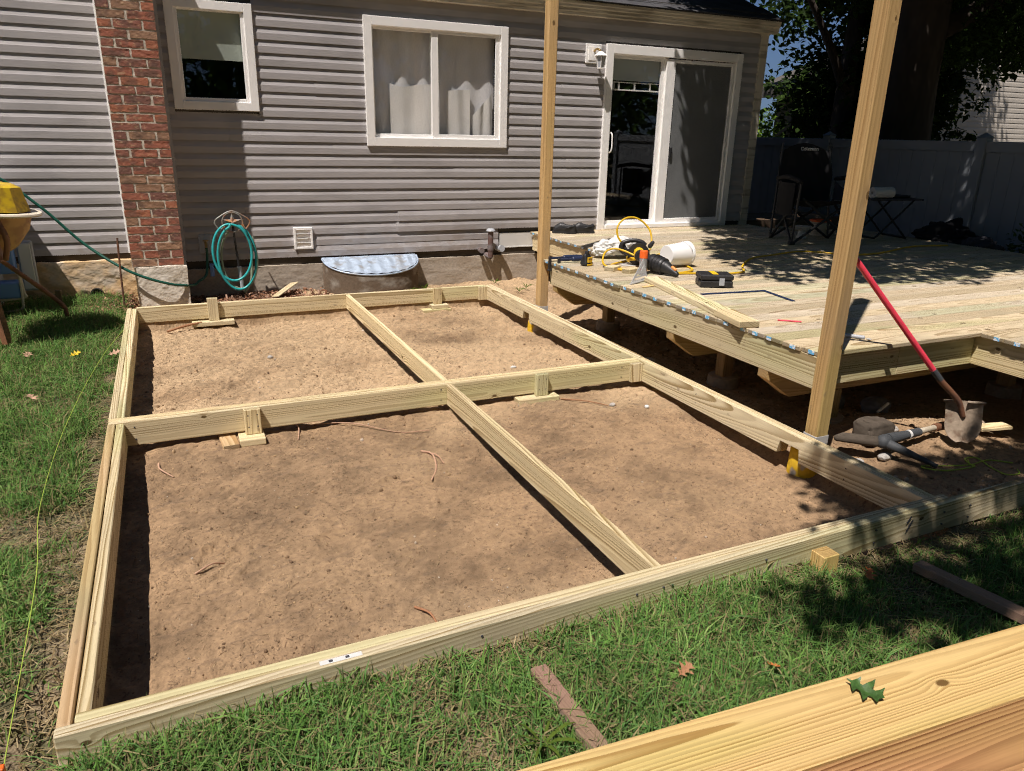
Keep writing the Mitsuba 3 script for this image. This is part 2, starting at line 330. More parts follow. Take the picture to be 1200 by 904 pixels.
# ------------------------------------------------------------------ ground
def sst(a, b, x):
    t = np.clip((x - a) / (b - a), 0, 1); return t * t * (3 - 2 * t)
XL, XLi, XR, XRo, YB, YM, YF = -0.425, -0.351, 2.952, 3.072, -0.822, -3.68, -6.107
_pr = np.random.default_rng(21)
PRINTS = [(_pr.uniform(-.05, 2.75), _pr.uniform(-5.8, -1.2), _pr.uniform(0, 3.14), _pr.uniform(.6, 1.1)) for _ in range(46)]
def gz(x, y, fine=True):
    x, y = np.broadcast_arrays(np.atleast_1d(np.asarray(x, float)), np.atleast_1d(np.asarray(y, float)))
    P = np.stack([x, y, 0 * x], -1)
    pit = -0.245 + 0.06 * np.exp(-((y + 3.75) / 0.6) ** 2) + 0.035 * sst(-1.6, -0.95, y) - 0.01 * sst(-0.1, -0.3, x)
    pit = pit + 0.04 * (meshkit.fbm(P * 1.6, 3, 3) - 0.5)
    side = -0.24 + 0.11 * np.exp(-(((x - 3.95) / 0.5) ** 2 + ((y + 5.05) / 0.38) ** 2)) + 0.05 * np.exp(-((x - 3.15) / 0.12) ** 2) + 0.06 * (meshkit.fbm(P * 2.1, 3, 5) - 0.5)
    side = side + 0.06 * sst(-5.2, -5.7, y)
    bed = -0.125 + 0.03 * sst(0.6, -0.6, x) + 0.03 * (meshkit.fbm(P * 3, 3, 8) - 0.5) + 0.05 * np.exp(-(((x - 0.9) / 0.4) ** 2 + ((y + 0.3) / 0.3) ** 2))
    z = pit + (side - pit) * sst(3.0, 3.1, x)
    kb = np.where(x < 3.0, sst(-0.865, -0.83, y), sst(-1.5, -0.6, y))
    z = z + (bed - z) * kb
    lf = -0.09 - 0.07 * sst(1.2, 3.0, x) + 0.035 * (meshkit.fbm(P * 1.5, 3, 12) - 0.5)
    ll = -0.085 + 0.05 * sst(-1.6, -0.2, y) + 0.035 * (meshkit.fbm(P * 1.5, 3, 12) - 0.5) - 0.05 * sst(-0.62, -0.45, x) * sst(-5.5, -6.0, y)
    z = z + (ll - z) * sst(-0.37, -0.41, x) * sst(0.02, -0.02, y * 0 - 1)
    z = z + (lf - z) * sst(-6.07, -6.1, y)
    if fine:
        soft = sst(-0.41, -0.37, x) * sst(-6.1, -6.06, y)
        rough = 1 + 1.1 * sst(-4.1, -3.2, y)
        for px_, py_, pa_, pd_ in PRINTS:                       # old shoe prints trodden into the soil
            m_ = (np.abs(x - px_) < .3) & (np.abs(y - py_) < .3)
            if m_.any():
                u_ = (x[m_] - px_) * math.cos(pa_) + (y[m_] - py_) * math.sin(pa_); w_ = -(x[m_] - px_) * math.sin(pa_) + (y[m_] - py_) * math.cos(pa_)
                r_ = np.sqrt((u_ / .145) ** 2 + (w_ / (.052 + .012 * np.cos(u_ * 22))) ** 2)
                dz_ = np.zeros_like(x); dz_[m_] = pd_ * (-.011 * sst(1.05, .75, r_) + .006 * np.exp(-((r_ - 1.22) / .16) ** 2)); z = z + soft * dz_
        edge_ = np.maximum(np.exp(-((x - XLi - .03) / .05) ** 2) * 0, np.maximum(np.exp(-((y + 6.0) / .05) ** 2), np.maximum(np.exp(-((y - YM + .12) / .05) ** 2), np.exp(-((x - 2.93) / .05) ** 2)))) * (x < 2.99) * (y < -.9)
        z = z + soft * .022 * edge_ * meshkit.fbm(P * 4, 2, 25)
        z = z + soft * rough * (0.022 * (meshkit.fbm(P * 7, 3, 20) - 0.5) + 0.014 * (meshkit.fbm(P * 30, 2, 21) - 0.5))
    return z
float1 = lambda a: float(np.ravel(a)[0])
def sheet(x0, x1, y0, y1, d, keep=None):
    xs, ys = np.linspace(x0, x1, int((x1 - x0) / d) + 1), np.linspace(y0, y1, int((y1 - y0) / d) + 1)
    X, Y = np.meshgrid(xs, ys, indexing='ij')
    v = np.stack([X, Y, gz(X, Y)], -1).reshape(-1, 3)
    i, j = np.meshgrid(np.arange(len(xs) - 1), np.arange(len(ys) - 1), indexing='ij')
    a = i * len(ys) + j
    q = np.stack([a, a + len(ys), a + len(ys) + 1, a + 1], -1).reshape(-1, 4)
    if keep is not None:
        cx, cy = (X[:-1, :-1] + X[1:, 1:]) / 2, (Y[:-1, :-1] + Y[1:, 1:]) / 2
        q = q[keep(cx, cy).ravel()]
    return trimesh.Trimesh(v, np.vstack([q[:, [0, 1, 2]], q[:, [0, 2, 3]]]), process=True)
add('dirt_floor', sheet(-0.39, 4.9, -6.085, 0.06, 0.013), 'dirt', smooth=True, kind='structure', label='bare brown dirt dug out inside the low frame and up to the house')
add('under_deck_ground', sheet(4.9, 9.1, -6.085, 3.0, 0.06), 'dirt', smooth=True, kind='structure', label='dark dirt under the raised deck')
add('lawn', [sheet(-4.0, -0.39, -9.0, 0.06, 0.035), sheet(-0.39, 7.0, -9.0, -6.085, 0.035)], 'soil', smooth=True, kind='structure', label='lawn soil and thatch left of the frame and in front of it')
g = trimesh.Trimesh([[-200, -200, -0.4], [200, -200, -0.4], [200, 200, -0.4], [-200, 200, -0.4]], [[0, 1, 2], [0, 2, 3]])
add('ground', g, 'soil', kind='structure', label='ground around the house and beyond the fence')

# ------------------------------------------------------------------ house
H = thing('house', 'grey vinyl sided house with brick chimney, two windows and a sliding patio door', 'house')
E, CO = 0.1143, 0.048
prof = [(0.011, -0.004), (-0.013, -0.004), (-0.0205, -0.010), (-0.021, CO), (-0.0185, CO + 0.005), (0.006, E + 0.012), (0.011, E + 0.012)]
def plank(x0, x1, z0, dy=0.0, h=None):
    p = prof if h is None else [(a, min(b, h)) for a, b in prof]
    poly = Polygon([(a + dy, b) for a, b in p]).buffer(0)
    m = trimesh.creation.extrude_polygon(poly, x1 - x0, engine='earcut')     # x=y, y=z, z=length
    v = m.vertices.copy(); m.vertices = np.stack([x0 + v[:, 2], v[:, 0], z0 + v[:, 1]], 1)
    m.invert() if m.volume < 0 else None
    return m
W1, W2, DR = (0.165, 0.915, 1.667, 2.60), (1.955, 3.525, 1.367, 2.592), (4.755, 6.722, 0.40, 2.514)
ZTOP = 2.80
def run(xa, xb, z0, holes, parent, split=()):
    z = z0
    while z < ZTOP:
        iv = [(xa, xb)]
        for (a, b, c, d) in holes:
            if z + E * 0.55 > c and z + E * 0.45 < d:
                iv = [q for (s, e) in iv for q in ((s, min(e, a)), (max(s, b), e)) if q[1] - q[0] > 0.02]
        for (s, e) in iv:
            cuts = [s] + [c for (c, r) in split if s < c < e and abs((z - z0) / E - r) < 0.3] + [e]
            for k in range(len(cuts) - 1):
                add('siding_plank', plank(cuts[k] + (0.001 if k else 0), cuts[k + 1], z, 0.0 if k % 2 == 0 else (-0.0025 if z > .65 else -0.012)), 'vinyl_siding', parent)
        z += E
wall = add('wall', [bx(-4, 0.2, 0.012, 0.10, 0.05, 3.0), bx(0.2, 0.27, 0.012, 0.10, 0.05, 3.0), bx(0.27, 0.82, 0.012, 0.10, 0.05, 1.78), bx(0.27, 0.82, 0.012, 0.10, 2.55, 3.0),
                   bx(0.82, 2.04, 0.012, 0.1, 0.05, 3.0), bx(2.04, 3.42, 0.012, 0.1, 0.05, 1.48), bx(2.04, 3.42, 0.012, 0.1, 2.5, 3.0), bx(3.42, 4.85, 0.012, 0.1, 0.05, 3.0), bx(4.85, 6.63, .012, .1, 2.42, 3.0),
                   bx(6.63, 7.09, 0.012, 0.1, 0.05, 3.0), bx(6.99, 7.09, 0.1, 7.0, 0.05, 3.0)], 'trim_dark', H)
run(-3.5, -0.386, 0.372, [], wall)
ZS = 0.262
run(0.115, 6.985, ZS, [W1, W2, DR, (3.452, 9, 0.0, ZS + 2 * E - 0.04)], wall, split=((2.255, 2), (2.262, 3), (1.18, 0), (3.95, 17), (4.1, 12), (1.6, 9), (1.25, 6), (2.9, 7), (0.7, 4), (3.1, 5), (1.45, 14), (4.2, 15), (4.3, 8), (0.62, 10)))
for x0, z0 in ((2.24, 0.262 + 2 * E),):
    add('siding_plank', plank(x0, 3.47, z0, -0.006), 'vinyl_siding', wall, label='siding plank sagging below its course by a torn joint')
# exposed pale panel and flashing beside the deck
add('exposed_panel', [bx(3.475, 4.76, -0.012, 0.011, 0.262, 0.425, 0.002), bx(3.475, 4.76, -0.018, -0.0125, 0.255, 0.268, 0.001)], 'dull_white', H, label='whitish torn panel left exposed beside the deck')
add('chimney_channel', bx(-0.388, -0.342, -0.03, 0.012, 0.36, 3.0, 0.002), 'vinyl_white', H)
add('chimney_channel', bx(0.084, 0.114, -0.03, 0.012, 0.262, 3.0, 0.002), 'trim_grey', H)
# foundation
def rough_box(x0, x1, y0, y1, z0, z1, amp=0.012, d=0.04, seed=1):
    m = bx(x0, x1, y0, y1, z0, z1)
    m = m.subdivide_to_size(d, max_iter=12)
    m.merge_vertices()
    n = m.vertex_normals
    m.vertices = m.vertices + n * (amp * 2 * (meshkit.fbm(m.vertices * 9, 4, seed) - 0.5))[:, None]
    return m
F = add('foundation', rough_box(0.06, 7.0, -0.035, 0.1, -0.4, 0.175, 0.012, 0.06, 2), 'foundation', H, smooth=30, label='rough grey concrete foundation under the siding')
add('foundation_wall', rough_box(-3.5, -0.30, -0.06, 0.1, -0.4, 0.30, 0.02, 0.05, 3), 'foundation_gold', H, smooth=30, label='golden stained foundation left of the chimney')
add('sill', [bx(0.115, 3.45, 0.0, 0.1, 0.17, 0.275), bx(3.45, 7.0, 0.0, 0.1, 0.17, 0.255), bx(-3.5, -0.34, 0.0, 0.1, 0.28, 0.375)], 'sill_dark', H, label='dark rotting sill between siding and foundation')
# chimney
C = add('chimney', bx(-0.353, 0.081, -0.5000, 0.011, 0.30, 3.4), 'mortar', H, label='old red brick chimney on a white concrete base')
add('base', rough_box(-0.338, 0.098, -0.53, 0.0, -0.35, 0.298, 0.014, 0.03, 4), 'concrete_white', C, smooth=30)
zc, row, bh = 0.306, 0, 0.0729
while zc < 3.35:
    if row % 2 == 0: xs = [(-0.355, -0.143), (-0.131, 0.083)]
    else: xs = [(-0.355, -0.252), (-0.240, -0.026), (-0.014, 0.083)]
    for a, b in xs:
        a2, b2 = a + rng.uniform(0, .008), b - rng.uniform(0, .006)
        m = bx(a2, b2, -0.5025 - rng.uniform(0, .003), -0.30, zc + rng.uniform(0, .004), zc + bh - 0.0115 + rng.uniform(-.004, .002))
        m = m.subdivide_to_size(0.05, max_iter=6); m.merge_vertices()
        m.vertices = m.vertices + (meshkit.noise(m.vertices[..., None, :].repeat(3, 1).reshape(-1, 3, 3)[:, 0] * 41 + row, 3)[:, None] - 0.5) * 0.006 * np.sign(m.vertices - m.centroid)
        add('brick', m, f'brick_{rng.choice(5, p=[.30,.25,.15,.17,.13])}', C, smooth=50)
    zc += bh; row += 1
# eave, corner, roof
ev = Polygon([(a - .028 * (a < 0), b) for a, b in [(0.0, 2.768), (-0.062, 2.768), (-0.062, 2.80), (-0.072, 2.803), (-0.072, 2.835), (-0.085, 2.84), (-0.085, 2.865), (-0.095, 2.872), (-0.095, 2.905), (0.0, 2.905)]])
def ext_x(poly, x0, x1):
    m = trimesh.creation.extrude_polygon(poly, x1 - x0, engine='earcut'); v = m.vertices.copy()
    m.vertices = np.stack([x0 + v[:, 2], v[:, 0], v[:, 1]], 1)
    return m
add('eave_trim', ext_x(ev, -4, 7.19), 'trim_beige', H, label='weathered beige stepped trim along the eave')
add('corner_post', [bx(6.985, 7.11, -0.022, 0.10, 0.41, 2.768, 0.003), bx(7.0, 7.02, -0.026, -0.02, 0.41, 2.768)], 'trim_beige', H)
R = add('roof', [trimesh.Trimesh([[-4, -0.128, 2.908], [7.22, -0.128, 2.908], [7.22, 5, 5.20], [-4, 5, 5.20], [-4, -0.128, 2.90], [7.22, -0.128, 2.90], [7.22, 5, 5.18], [-4, 5, 5.18]],
                                [[0, 1, 2], [0, 2, 3], [4, 6, 5], [4, 7, 6], [0, 4, 5], [0, 5, 1], [1, 5, 6], [1, 6, 2]], process=False)], 'shingle', H)
for r_ in range(3):
    y0 = -0.144 + 0.13 * r_; z0 = 2.913 + 0.0585 * r_ - (0.004 if r_ == 0 else 0)
    x = 3.2 + (r_ % 2) * 0.15
    while x < 7.2:
        w = min(0.30, 7.225 - x)
        m = bx(x + .002, x + w - .003, 0, 0.2, 0, 0.006 + rng.uniform(0, .003)); m = tr(m, rx=0.423); m.apply_translation([0, y0, z0])
        add('shingle', m, 'shingle', R); x += 0.30
# windows
def glass(x0, x1, z0, z1, y): return bx(x0, x1, y, y + 0.003, z0, z1)
def pane_sheet(x0, x1, z0, z1, y):
    return trimesh.Trimesh([[x0, y, z0], [x1, y, z0], [x1, y, z1], [x0, y, z1]], [[0, 1, 2], [0, 2, 3]], process=False)
w1 = add('window', frame_xz(W1[0], W1[1], W1[2], W1[3], 0.075, -0.045, 0.03), 'vinyl_white', H, label='small white framed window next to the chimney')
add('sash', frame_xz(W1[0] + .072, W1[1] - .072, W1[2] + .072, W1[3] - .05, 0.035, -0.028, 0.035), 'vinyl_white', w1)
add('pane', pane_sheet(.27, .815, 1.78, 2.55, 0.012), 'pane', w1)
w2 = add('window', frame_xz(*W2, 0.085, -0.048, 0.03), 'vinyl_white', H, label='wide white sliding window in the middle of the wall')
add('sash', frame_xz(2.038, 2.74, 1.45, 2.51, (.022, .07, .04, .03), 0.0, 0.03), 'vinyl_white', w2)
add('sash', frame_xz(2.665, 3.442, 1.45, 2.51, (.075, .055, .045, .035), -0.025, -0.002), 'vinyl_white', w2)
add('pane', pane_sheet(2.05, 2.68, 1.48, 2.49, 0.015), 'pane', w2); add('pane', pane_sheet(2.73, 3.40, 1.48, 2.49, -0.012), 'pane', w2)
d = add('patio_door', [frame_xz(DR[0], DR[1], 0.37, DR[3], (.095, .095, .01, .10), -0.05, 0.03), bx(4.86, 6.62, -0.07, 0.03, 0.435, 0.485, .004), bx(5.55, 5.62, 0.0, 0.03, .48, 2.42)], 'vinyl_white', H, label='white framed sliding patio door with a screen')
add('door_panel', frame_xz(4.85, 5.64, 0.48, 2.42, (.035, .075, .05, .05), 0.0, 0.028), 'vinyl_white', d)
add('door_panel', frame_xz(5.60, 6.63, 0.475, 2.40, (.13, .055, .065, .04), -0.034, -0.004), 'vinyl_white', d)
add('pane', pane_sheet(4.88, 5.58, 0.52, 2.38, 0.014), 'pane', d); add('pane', pane_sheet(5.72, 6.58, 0.53, 2.38, 0.02), 'pane', d)
def screen_fn(p, n, uv): return mi.Color3f(0.20, 0.21, 0.215) * (0.8 + 0.4 * noise(p.x * 400, p.z * 400))
pr('screen', proc(screen_fn), 0.8)
scene['screen_mesh'] = {'type': 'mask', 'opacity': 0.6, 'bsdf': {'type': 'ref', 'id': 'screen'}}
sc = pane_sheet(5.725, 6.58, 0.535, 2.365, -0.018).subdivide_to_size(0.04, max_iter=9); sc.merge_vertices()
sc.vertices[:, 1] += 0.012 * (meshkit.fbm(sc.vertices * [5, 1, 3.0], 3, 5) - 0.5)
add('screen', sc, 'screen_mesh', d, smooth=True)
add('handle', tube([[4.885, -0.012, 1.33], [4.888, -0.05, 1.36], [4.888, -0.055, 1.45], [4.888, -0.05, 1.53], [4.885, -0.012, 1.56]], 0.009), 'vinyl_white', d, smooth=True)
add('latch', bx(5.735, 5.77, -0.046, -0.03, 1.28, 1.40, .004), 'black_plastic', d)
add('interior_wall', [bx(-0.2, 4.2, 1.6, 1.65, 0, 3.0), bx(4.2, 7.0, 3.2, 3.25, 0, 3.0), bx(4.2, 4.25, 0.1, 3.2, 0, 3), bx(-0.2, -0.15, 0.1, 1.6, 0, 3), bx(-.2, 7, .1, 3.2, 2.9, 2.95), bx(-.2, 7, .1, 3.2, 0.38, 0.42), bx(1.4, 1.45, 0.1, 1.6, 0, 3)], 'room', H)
# coverings inside the glass
add('roller_shade', bx(0.275, 0.81, 0.045, 0.05, 2.11, 2.56), 'shade_cloth', label='grey green roller shade half down in the small window by the chimney', cat='shade')
b_ = thing('window_blind', 'white blind drawn up at the top of the patio door glass', 'blind')
add('cloth', bx(4.89, 5.57, 0.06, 0.085, 2.14, 2.38), 'blind_white', b_)
add('bottom_rail', [bx(4.93, 5.57, 0.055, 0.08, 2.115, 2.125), bx(4.93, 5.57, 0.055, 0.08, 2.03, 2.045)] + [bx(x, x + .012, 0.056, 0.079, 2.045, 2.115) for x in (4.93, 5.0, 5.22, 5.44)], 'vinyl_white', b_)
def drape(x0, x1, z0, z1, y, folds, amp, top=None, seed=0):
    nx, nz = 60, 30
    X, Z = np.meshgrid(np.linspace(0, 1, nx), np.linspace(0, 1, nz), indexing='ij')
    zt = z1 + (0 * X if top is None else top(X))
    xx = x0 + (x1 - x0) * X; zz = z0 + (zt - z0) * Z
    yy = y + amp * np.sin(X * folds * 2 * np.pi + 2.0 * meshkit.noise(np.stack([X * 2, Z * 1.5, 0 * X], -1), seed)) * (0.5 + 0.5 * meshkit.noise(np.stack([X * 4, Z * 2, 0 * X + 3], -1), seed)) * 1.2
    v = np.stack([xx, yy, zz], -1).reshape(-1, 3); i, j = np.meshgrid(np.arange(nx - 1), np.arange(nz - 1), indexing='ij'); a = i * nz + j
    q = np.stack([a, a + nz, a + nz + 1, a + 1], -1).reshape(-1, 4)
    return trimesh.Trimesh(v, np.vstack([q[:, [0, 1, 2]], q[:, [0, 2, 3]]]), process=False)
add('curtain', drape(2.0, 3.45, 1.45, 2.5, 0.115, 6, 0.014, seed=1), 'curtain_grey', smooth=True, label='pale grey sheer curtain filling the wide window', cat='curtain')
add('cloth', drape(2.24, 2.74, 1.46, 1.98, 0.075, 2.2, 0.010, lambda X: 0.03 * np.abs(X - .45) - .03 * np.exp(-((X - .25) / .2) ** 2), 2), 'curtain_white', smooth=True, label='white cloth bunched behind the left pane of the wide window', cat='cloth')
add('cloth', drape(2.86, 3.13, 1.46, 1.94, 0.075, 1.4, 0.010, lambda X: 0.02 * X, 4), 'curtain_white', smooth=True, label='narrow white cloth behind the middle of the right pane', cat='cloth')
add('cloth', drape(3.17, 3.40, 1.46, 1.70, 0.08, 2, 0.012, lambda X: 0.24 * X, 6), 'curtain_white', smooth=True, label='slanting white cloth in the right corner of the wide window', cat='cloth')

# fittings on the wall
l_ = thing('wall_lamp', 'small white carriage lamp on a square block left of the patio door', 'lamp')
add('mounting_block', [bx(4.49, 4.69, -0.035, -0.005, 2.295, 2.495, .004), bx(4.52, 4.66, -0.042, -0.035, 2.325, 2.465, .003)], 'vinyl_white', l_)
add('arm', tube([[4.59, -0.04, 2.42], [4.59, -0.10, 2.44], [4.60, -0.16, 2.42]], 0.012), 'brass', l_, smooth=True)
add('cap', tr(lathe([(0.0, 0.05), (0.02, 0.045), (0.085, 0.0), (0.0, 0.0)], 6), (4.61, -0.16, 2.365)), 'vinyl_white', l_)
add('glass_shade', tr(lathe([(0.058, 0.0), (0.036, -0.12), (0.0, -0.12)], 6), (4.61, -0.16, 2.363)), 'panel_grey', l_)
add('cage', [cyl((4.61 + .06 * math.cos(a), -0.16 + .06 * math.sin(a), 2.362), (4.61 + .038 * math.cos(a), -0.16 + .038 * math.sin(a), 2.243), 0.005, 6) for a in np.arange(6) * math.pi / 3 + .1] + [tr(lathe([(0.0, 0.0), (0.042, 0.0), (0.042, -0.01), (0, -0.014)], 6), (4.61, -0.16, 2.243))], 'vinyl_white', l_)
v_ = thing('dryer_vent', 'white louvred dryer vent low on the siding', 'vent')
add('housing', frame_xz(1.15, 1.34, 0.335, 0.555, 0.022, -0.05, -0.004), 'vinyl_white', v_)
for k in range(4): add('louvre', tr(bx(1.175, 1.315, -0.006, 0.0, 0, 0.052), (0, -0.03, 0.355 + 0.045 * k), rx=0.35), 'vinyl_white', v_)
s_ = thing('hose_spigot', 'outdoor spigot on a grey block in the shade beside the chimney', 'spigot')
add('block', [bx(0.237, 0.365, -0.032, -0.005, 0.33, 0.51, .004), bx(0.262, 0.34, -0.036, -0.03, 0.355, 0.485, .002)], 'panel_grey', s_)
add('tap', [tube([[0.30, -0.03, 0.435], [0.30, -0.09, 0.43], [0.30, -0.11, 0.39]], 0.013), tr(lathe([(0, 0), (.028, 0), (.028, .008), (0, .008)], 8), (0.30, -0.075, 0.455))], 'brass', s_, smooth=30)

# window well
ww = thing('window_well', 'half round galvanised window well with ribbed cover against the foundation', 'window well')
th = np.linspace(0, math.pi, 41)
cx, rx_, ry_ = 1.93, 0.51, 0.42
rim = np.stack([cx + rx_ * np.cos(th), -0.04 - ry_ * np.sin(th) ** 0.8], 1)
V, Fc = [], []
for k, (x, y) in enumerate(rim):
    V += [(x, y, 0.105 + 0.12 * (1 - np.sin(th[k]) ** 0.8) ), (x * 1.0, y - .012, -0.20)]
    if k: Fc += [[2 * k - 2, 2 * k - 1, 2 * k + 1], [2 * k - 2, 2 * k + 1, 2 * k]]
add('side', trimesh.Trimesh(V, Fc, process=False), 'mud', ww, smooth=True, label='mud caked side of the well')
V, Fc, nx, ny = [], [], 120, 10
for i in range(nx + 1):
    x = cx - rx_ * 1.0 + 2 * rx_ * i / nx
    ymax = ry_ * max(0.0, 1 - ((x - cx) / rx_) ** 2) ** 0.4
    for j in range(ny + 1):
        t = j / ny; zc_ = 0.235 - 0.125 * t ** 1.15 * (ymax / ry_)
        rib = 0.024 * (1 - 0.6 * t) * abs(((i / nx * 9.0 + 0.25 * t) % 1.0) * 2 - 1) * sst(0.12, 0.3, t) * sst(0, 0.12, 1 - abs(x - cx) / rx_)
        V.append((x, -0.03 - ymax * t, zc_ + rib))
for i in range(nx):
    for j in range(ny):
        a = i * (ny + 1) + j; Fc += [[a, a + 1, a + ny + 2], [a, a + ny + 2, a + ny + 1]]
add('cover', trimesh.Trimesh(V, Fc, process=False), 'galvanised', ww, smooth=25)
add('rim', tube([(cx + (rx_ + .006) * math.cos(a), -0.035 - (ry_ + .006) * math.sin(a) ** 0.8, 0.10 + 0.13 * (1 - math.sin(a) ** 0.8)) for a in np.linspace(0.02, math.pi - 0.02, 25)], 0.009, 6, 2), 'galvanised', ww, smooth=True)
# filler pipes
p_ = thing('filler_pipe', 'upright dark filler pipe with a mushroom cap at the foundation', 'pipe')
add('pipe', [cyl((3.31, -0.13, 0.17), (3.31, -0.13, 0.46), 0.03, 14), tube([(3.31, -0.13, 0.18), (3.31, -0.10, 0.17), (3.30, 0.0, 0.19)], 0.03), cyl((3.31, -0.13, 0.25), (3.31, -0.13, 0.30), 0.036, 12)], 'pipe_grey', p_, smooth=40)
add('cap', tr(lathe([(0, .03), (.03, .028), (.05, .01), (.052, 0), (.03, -.008), (0, -.008)], 16), (3.31, -0.13, 0.468)), 'panel_grey', p_, smooth=40)
p_ = thing('filler_pipe', 'short grey filler pipe stub pointing out right of the mushroom capped pipe', 'pipe')
add('pipe', [cyl((3.44, 0.0, 0.25), (3.44, -0.12, 0.262), 0.026, 14), cyl((3.44, -0.10, 0.26), (3.445, -0.15, 0.268), 0.038, 14)], 'panel_grey', p_, smooth=40)
p_ = thing('filler_pipe', 'small grey pipe fitting at the foot of the mushroom capped pipe', 'pipe')
add('pipe', [cyl((3.21, 0.0, 0.245), (3.21, -0.12, 0.25), 0.02, 12), cyl((3.205, -0.09, 0.25), (3.20, -0.14, 0.252), 0.032, 12)], 'pipe_grey', p_, smooth=40)
add('drain_opening', [tr(lathe([(0.045, 0), (0.055, 0), (0.055, 0.06), (0.045, 0.06)], 20), (-0.70, -0.07, 0.0), rx=math.pi / 2), tr(lathe([(0, 0), (0.045, 0), (0.045, .002), (0, .002)], 20), (-0.70, -0.08, 0.0), rx=math.pi / 2)], 'black_plastic', label='round black drain opening low in the golden foundation', cat='drain')

# ------------------------------------------------------------------ low deck frame
FR = thing('deck_frame', 'low rectangular frame of new pressure treated lumber lying over the dug out dirt', 'deck frame')
BW, BT = 0.14, 0.0375
def beam(name, p0, p1, mat='wood_frame', z=0.0, w=BW, label=None, c=0.004, t=BT, jit=0.002):
    zz = z - w / 2 + rng.uniform(-jit, jit)
    m, uv = board((p0[0], p0[1], zz), (p1[0], p1[1], zz), t, w, c=c)
    return add(name, m, mat, FR, uv=uv, label=label)
xo, xi = XL + BT / 2, XL + BT * 1.5 + 0.002
beam('rim_board', (xo, -0.83), (xo, YM - 0.0), 'wood_frame'); beam('rim_board', (xi, -0.862), (xi, YM - 0.0), 'wood_frame')
beam('rim_board', (xo, YM - 0.078), (xo - .003, -6.067), 'wood_warm', label='orange toned rim board along the lawn'); beam('rim_board', (xi + .002, YM - 0.078), (xi, -6.03), 'wood_frame', z=-0.004)
for k in (0, 1):
    beam('mid_beam_board', (XL + .002, YM - BT / 2 - k * (BT + .001)), (XR, YM - BT / 2 - k * (BT + .001)), 'wood_frame', z=0.001)
beam('rim_board', (-0.43, YF + BT / 2), (5.6, YF + BT / 2 + .01), 'wood_frame', label='front rim board running out of frame on the right', z=0.002)
beam('rim_board', (XL + .04, YF + BT * 1.5 + .003), (3.075, YF + BT * 1.5 + .004), 'wood_frame', z=0.0)
beam('rim_board', (XLi, YB - BT / 2), (XR - .001, YB - BT / 2), 'wood_frame', z=0.002)
add('staple_tag', bx(.258, .385, -6.099, -6.080, .0025, .0032), 'dull_white', FR, label='white paper tag stapled on top of the front rim board')
add('staple_tag', [bx(x, x + .012, -6.095, -6.084, .0034, .0038) for x in (.285, .335)], 'dark_print', FR, label='dark print on the paper tag')
for k_, (x_, z_) in enumerate(((2.77, -.03), (2.785, -.05), (2.775, -.072))): add('stamp_mark', tr(bx(-.018, .018, -.0004, .0002, -.005, .005), (x_, YF - .0006, z_), ry=-.9), 'dark_print', FR)
# right double beam, notched over the two post footings
def notched(x, y0, y1, notches, mat, z=0.0):
    poly = sbox(y0, z - BW, y1, z)
    for (a, b, h) in notches: poly = poly.difference(Polygon([(a, z - BW - .01), (b, z - BW - .01), (b - .02, z - BW + h), (a + .012, z - BW + h)]))
    L = y1 - y0
    m = trimesh.creation.extrude_polygon(poly, BT, engine='earcut'); v = m.vertices
    sh = trimesh.Trimesh(np.stack([v[:, 0] - (y0 + y1) / 2, v[:, 2] - BT / 2, v[:, 1] - z + BW / 2], 1), m.faces, process=False)
    sh.invert() if sh.volume < 0 else None
    mm, uv = board((x, y0, z - BW / 2), (x, y1, z - BW / 2), BT, BW, shape=sh)
    return add('rim_board', mm, mat, FR, uv=uv)
NO = [(-5.30, -5.13, 0.075), (-1.93, -1.78, 0.075)]
notched(XR + BT / 2, -6.03, -0.824, NO, 'wood_frame'); notched(XR + BT * 1.5 + .002, -6.03, YM, NO, 'wood_frame', -0.003); notched(XR + BT * 1.5 + .003, YM + .003, -0.824, NO, 'wood_frame', 0.001)
beam('joist', (1.507, YM - 2 * BT - .004), (1.515, -6.03), 'wood_frame'); beam('joist', (1.50, YB - BT - .001), (1.507, YM + .001), 'wood_frame', z=.001)
def vblock(name, x, y, z0, z1, w=0.089, t=0.0375, mat='wood_frame'):
    m, uv = board((x, y, z0), (x, y, z1), t, w, up=(1, 0, 0)); return add(name, m, mat, FR, uv=uv)
vblock('corner_block', XR - 0.046, YM - 2 * BT - .021, -0.143, -0.006); vblock('corner_block', XR - 0.046, YB - BT - .021, -0.143, -0.004)
for x, y, zt in ((0.27, YB - BT - .021, 0.055), (2.41, YB - BT - .021, 0.012), (0.305, YM - 2 * BT - .023, 0.0), (2.155, YM - 2 * BT - .023, 0.0)):
    vblock('support_cleat', x, y, -0.15, zt)
def pad(x, y, L, w, rz=0.0, z=None, mat='wood_frame', label='scrap', t=0.0375):
    z = float1(gz(x, y)) + t / 2 if z is None else z
    m, uv = board((x - L / 2 * math.cos(rz), y - L / 2 * math.sin(rz), z), (x + L / 2 * math.cos(rz), y + L / 2 * math.sin(rz), z), t, w, up=(-math.sin(rz), math.cos(rz), 0))
    return add('wood_block', m, mat, uv=uv, label=label, cat='wood block')
pad(0.26, YB - 0.075, 0.36, 0.09, z=-0.171, label='flat wood block under the cleat by the concrete chimney base')
pad(2.42, YB - 0.075, 0.18, 0.10, z=-0.171, label='upper flat wood block under the cleat near the back right corner of the frame'); pad(2.38, YB - 0.095, 0.30, 0.10, z=-0.210, label='lower flat wood block under the cleat near the back right corner of the frame')
pad(0.29, YM - 0.115, 0.14, 0.16, z=-0.171, label='square wood block under the left cleat of the middle beam')
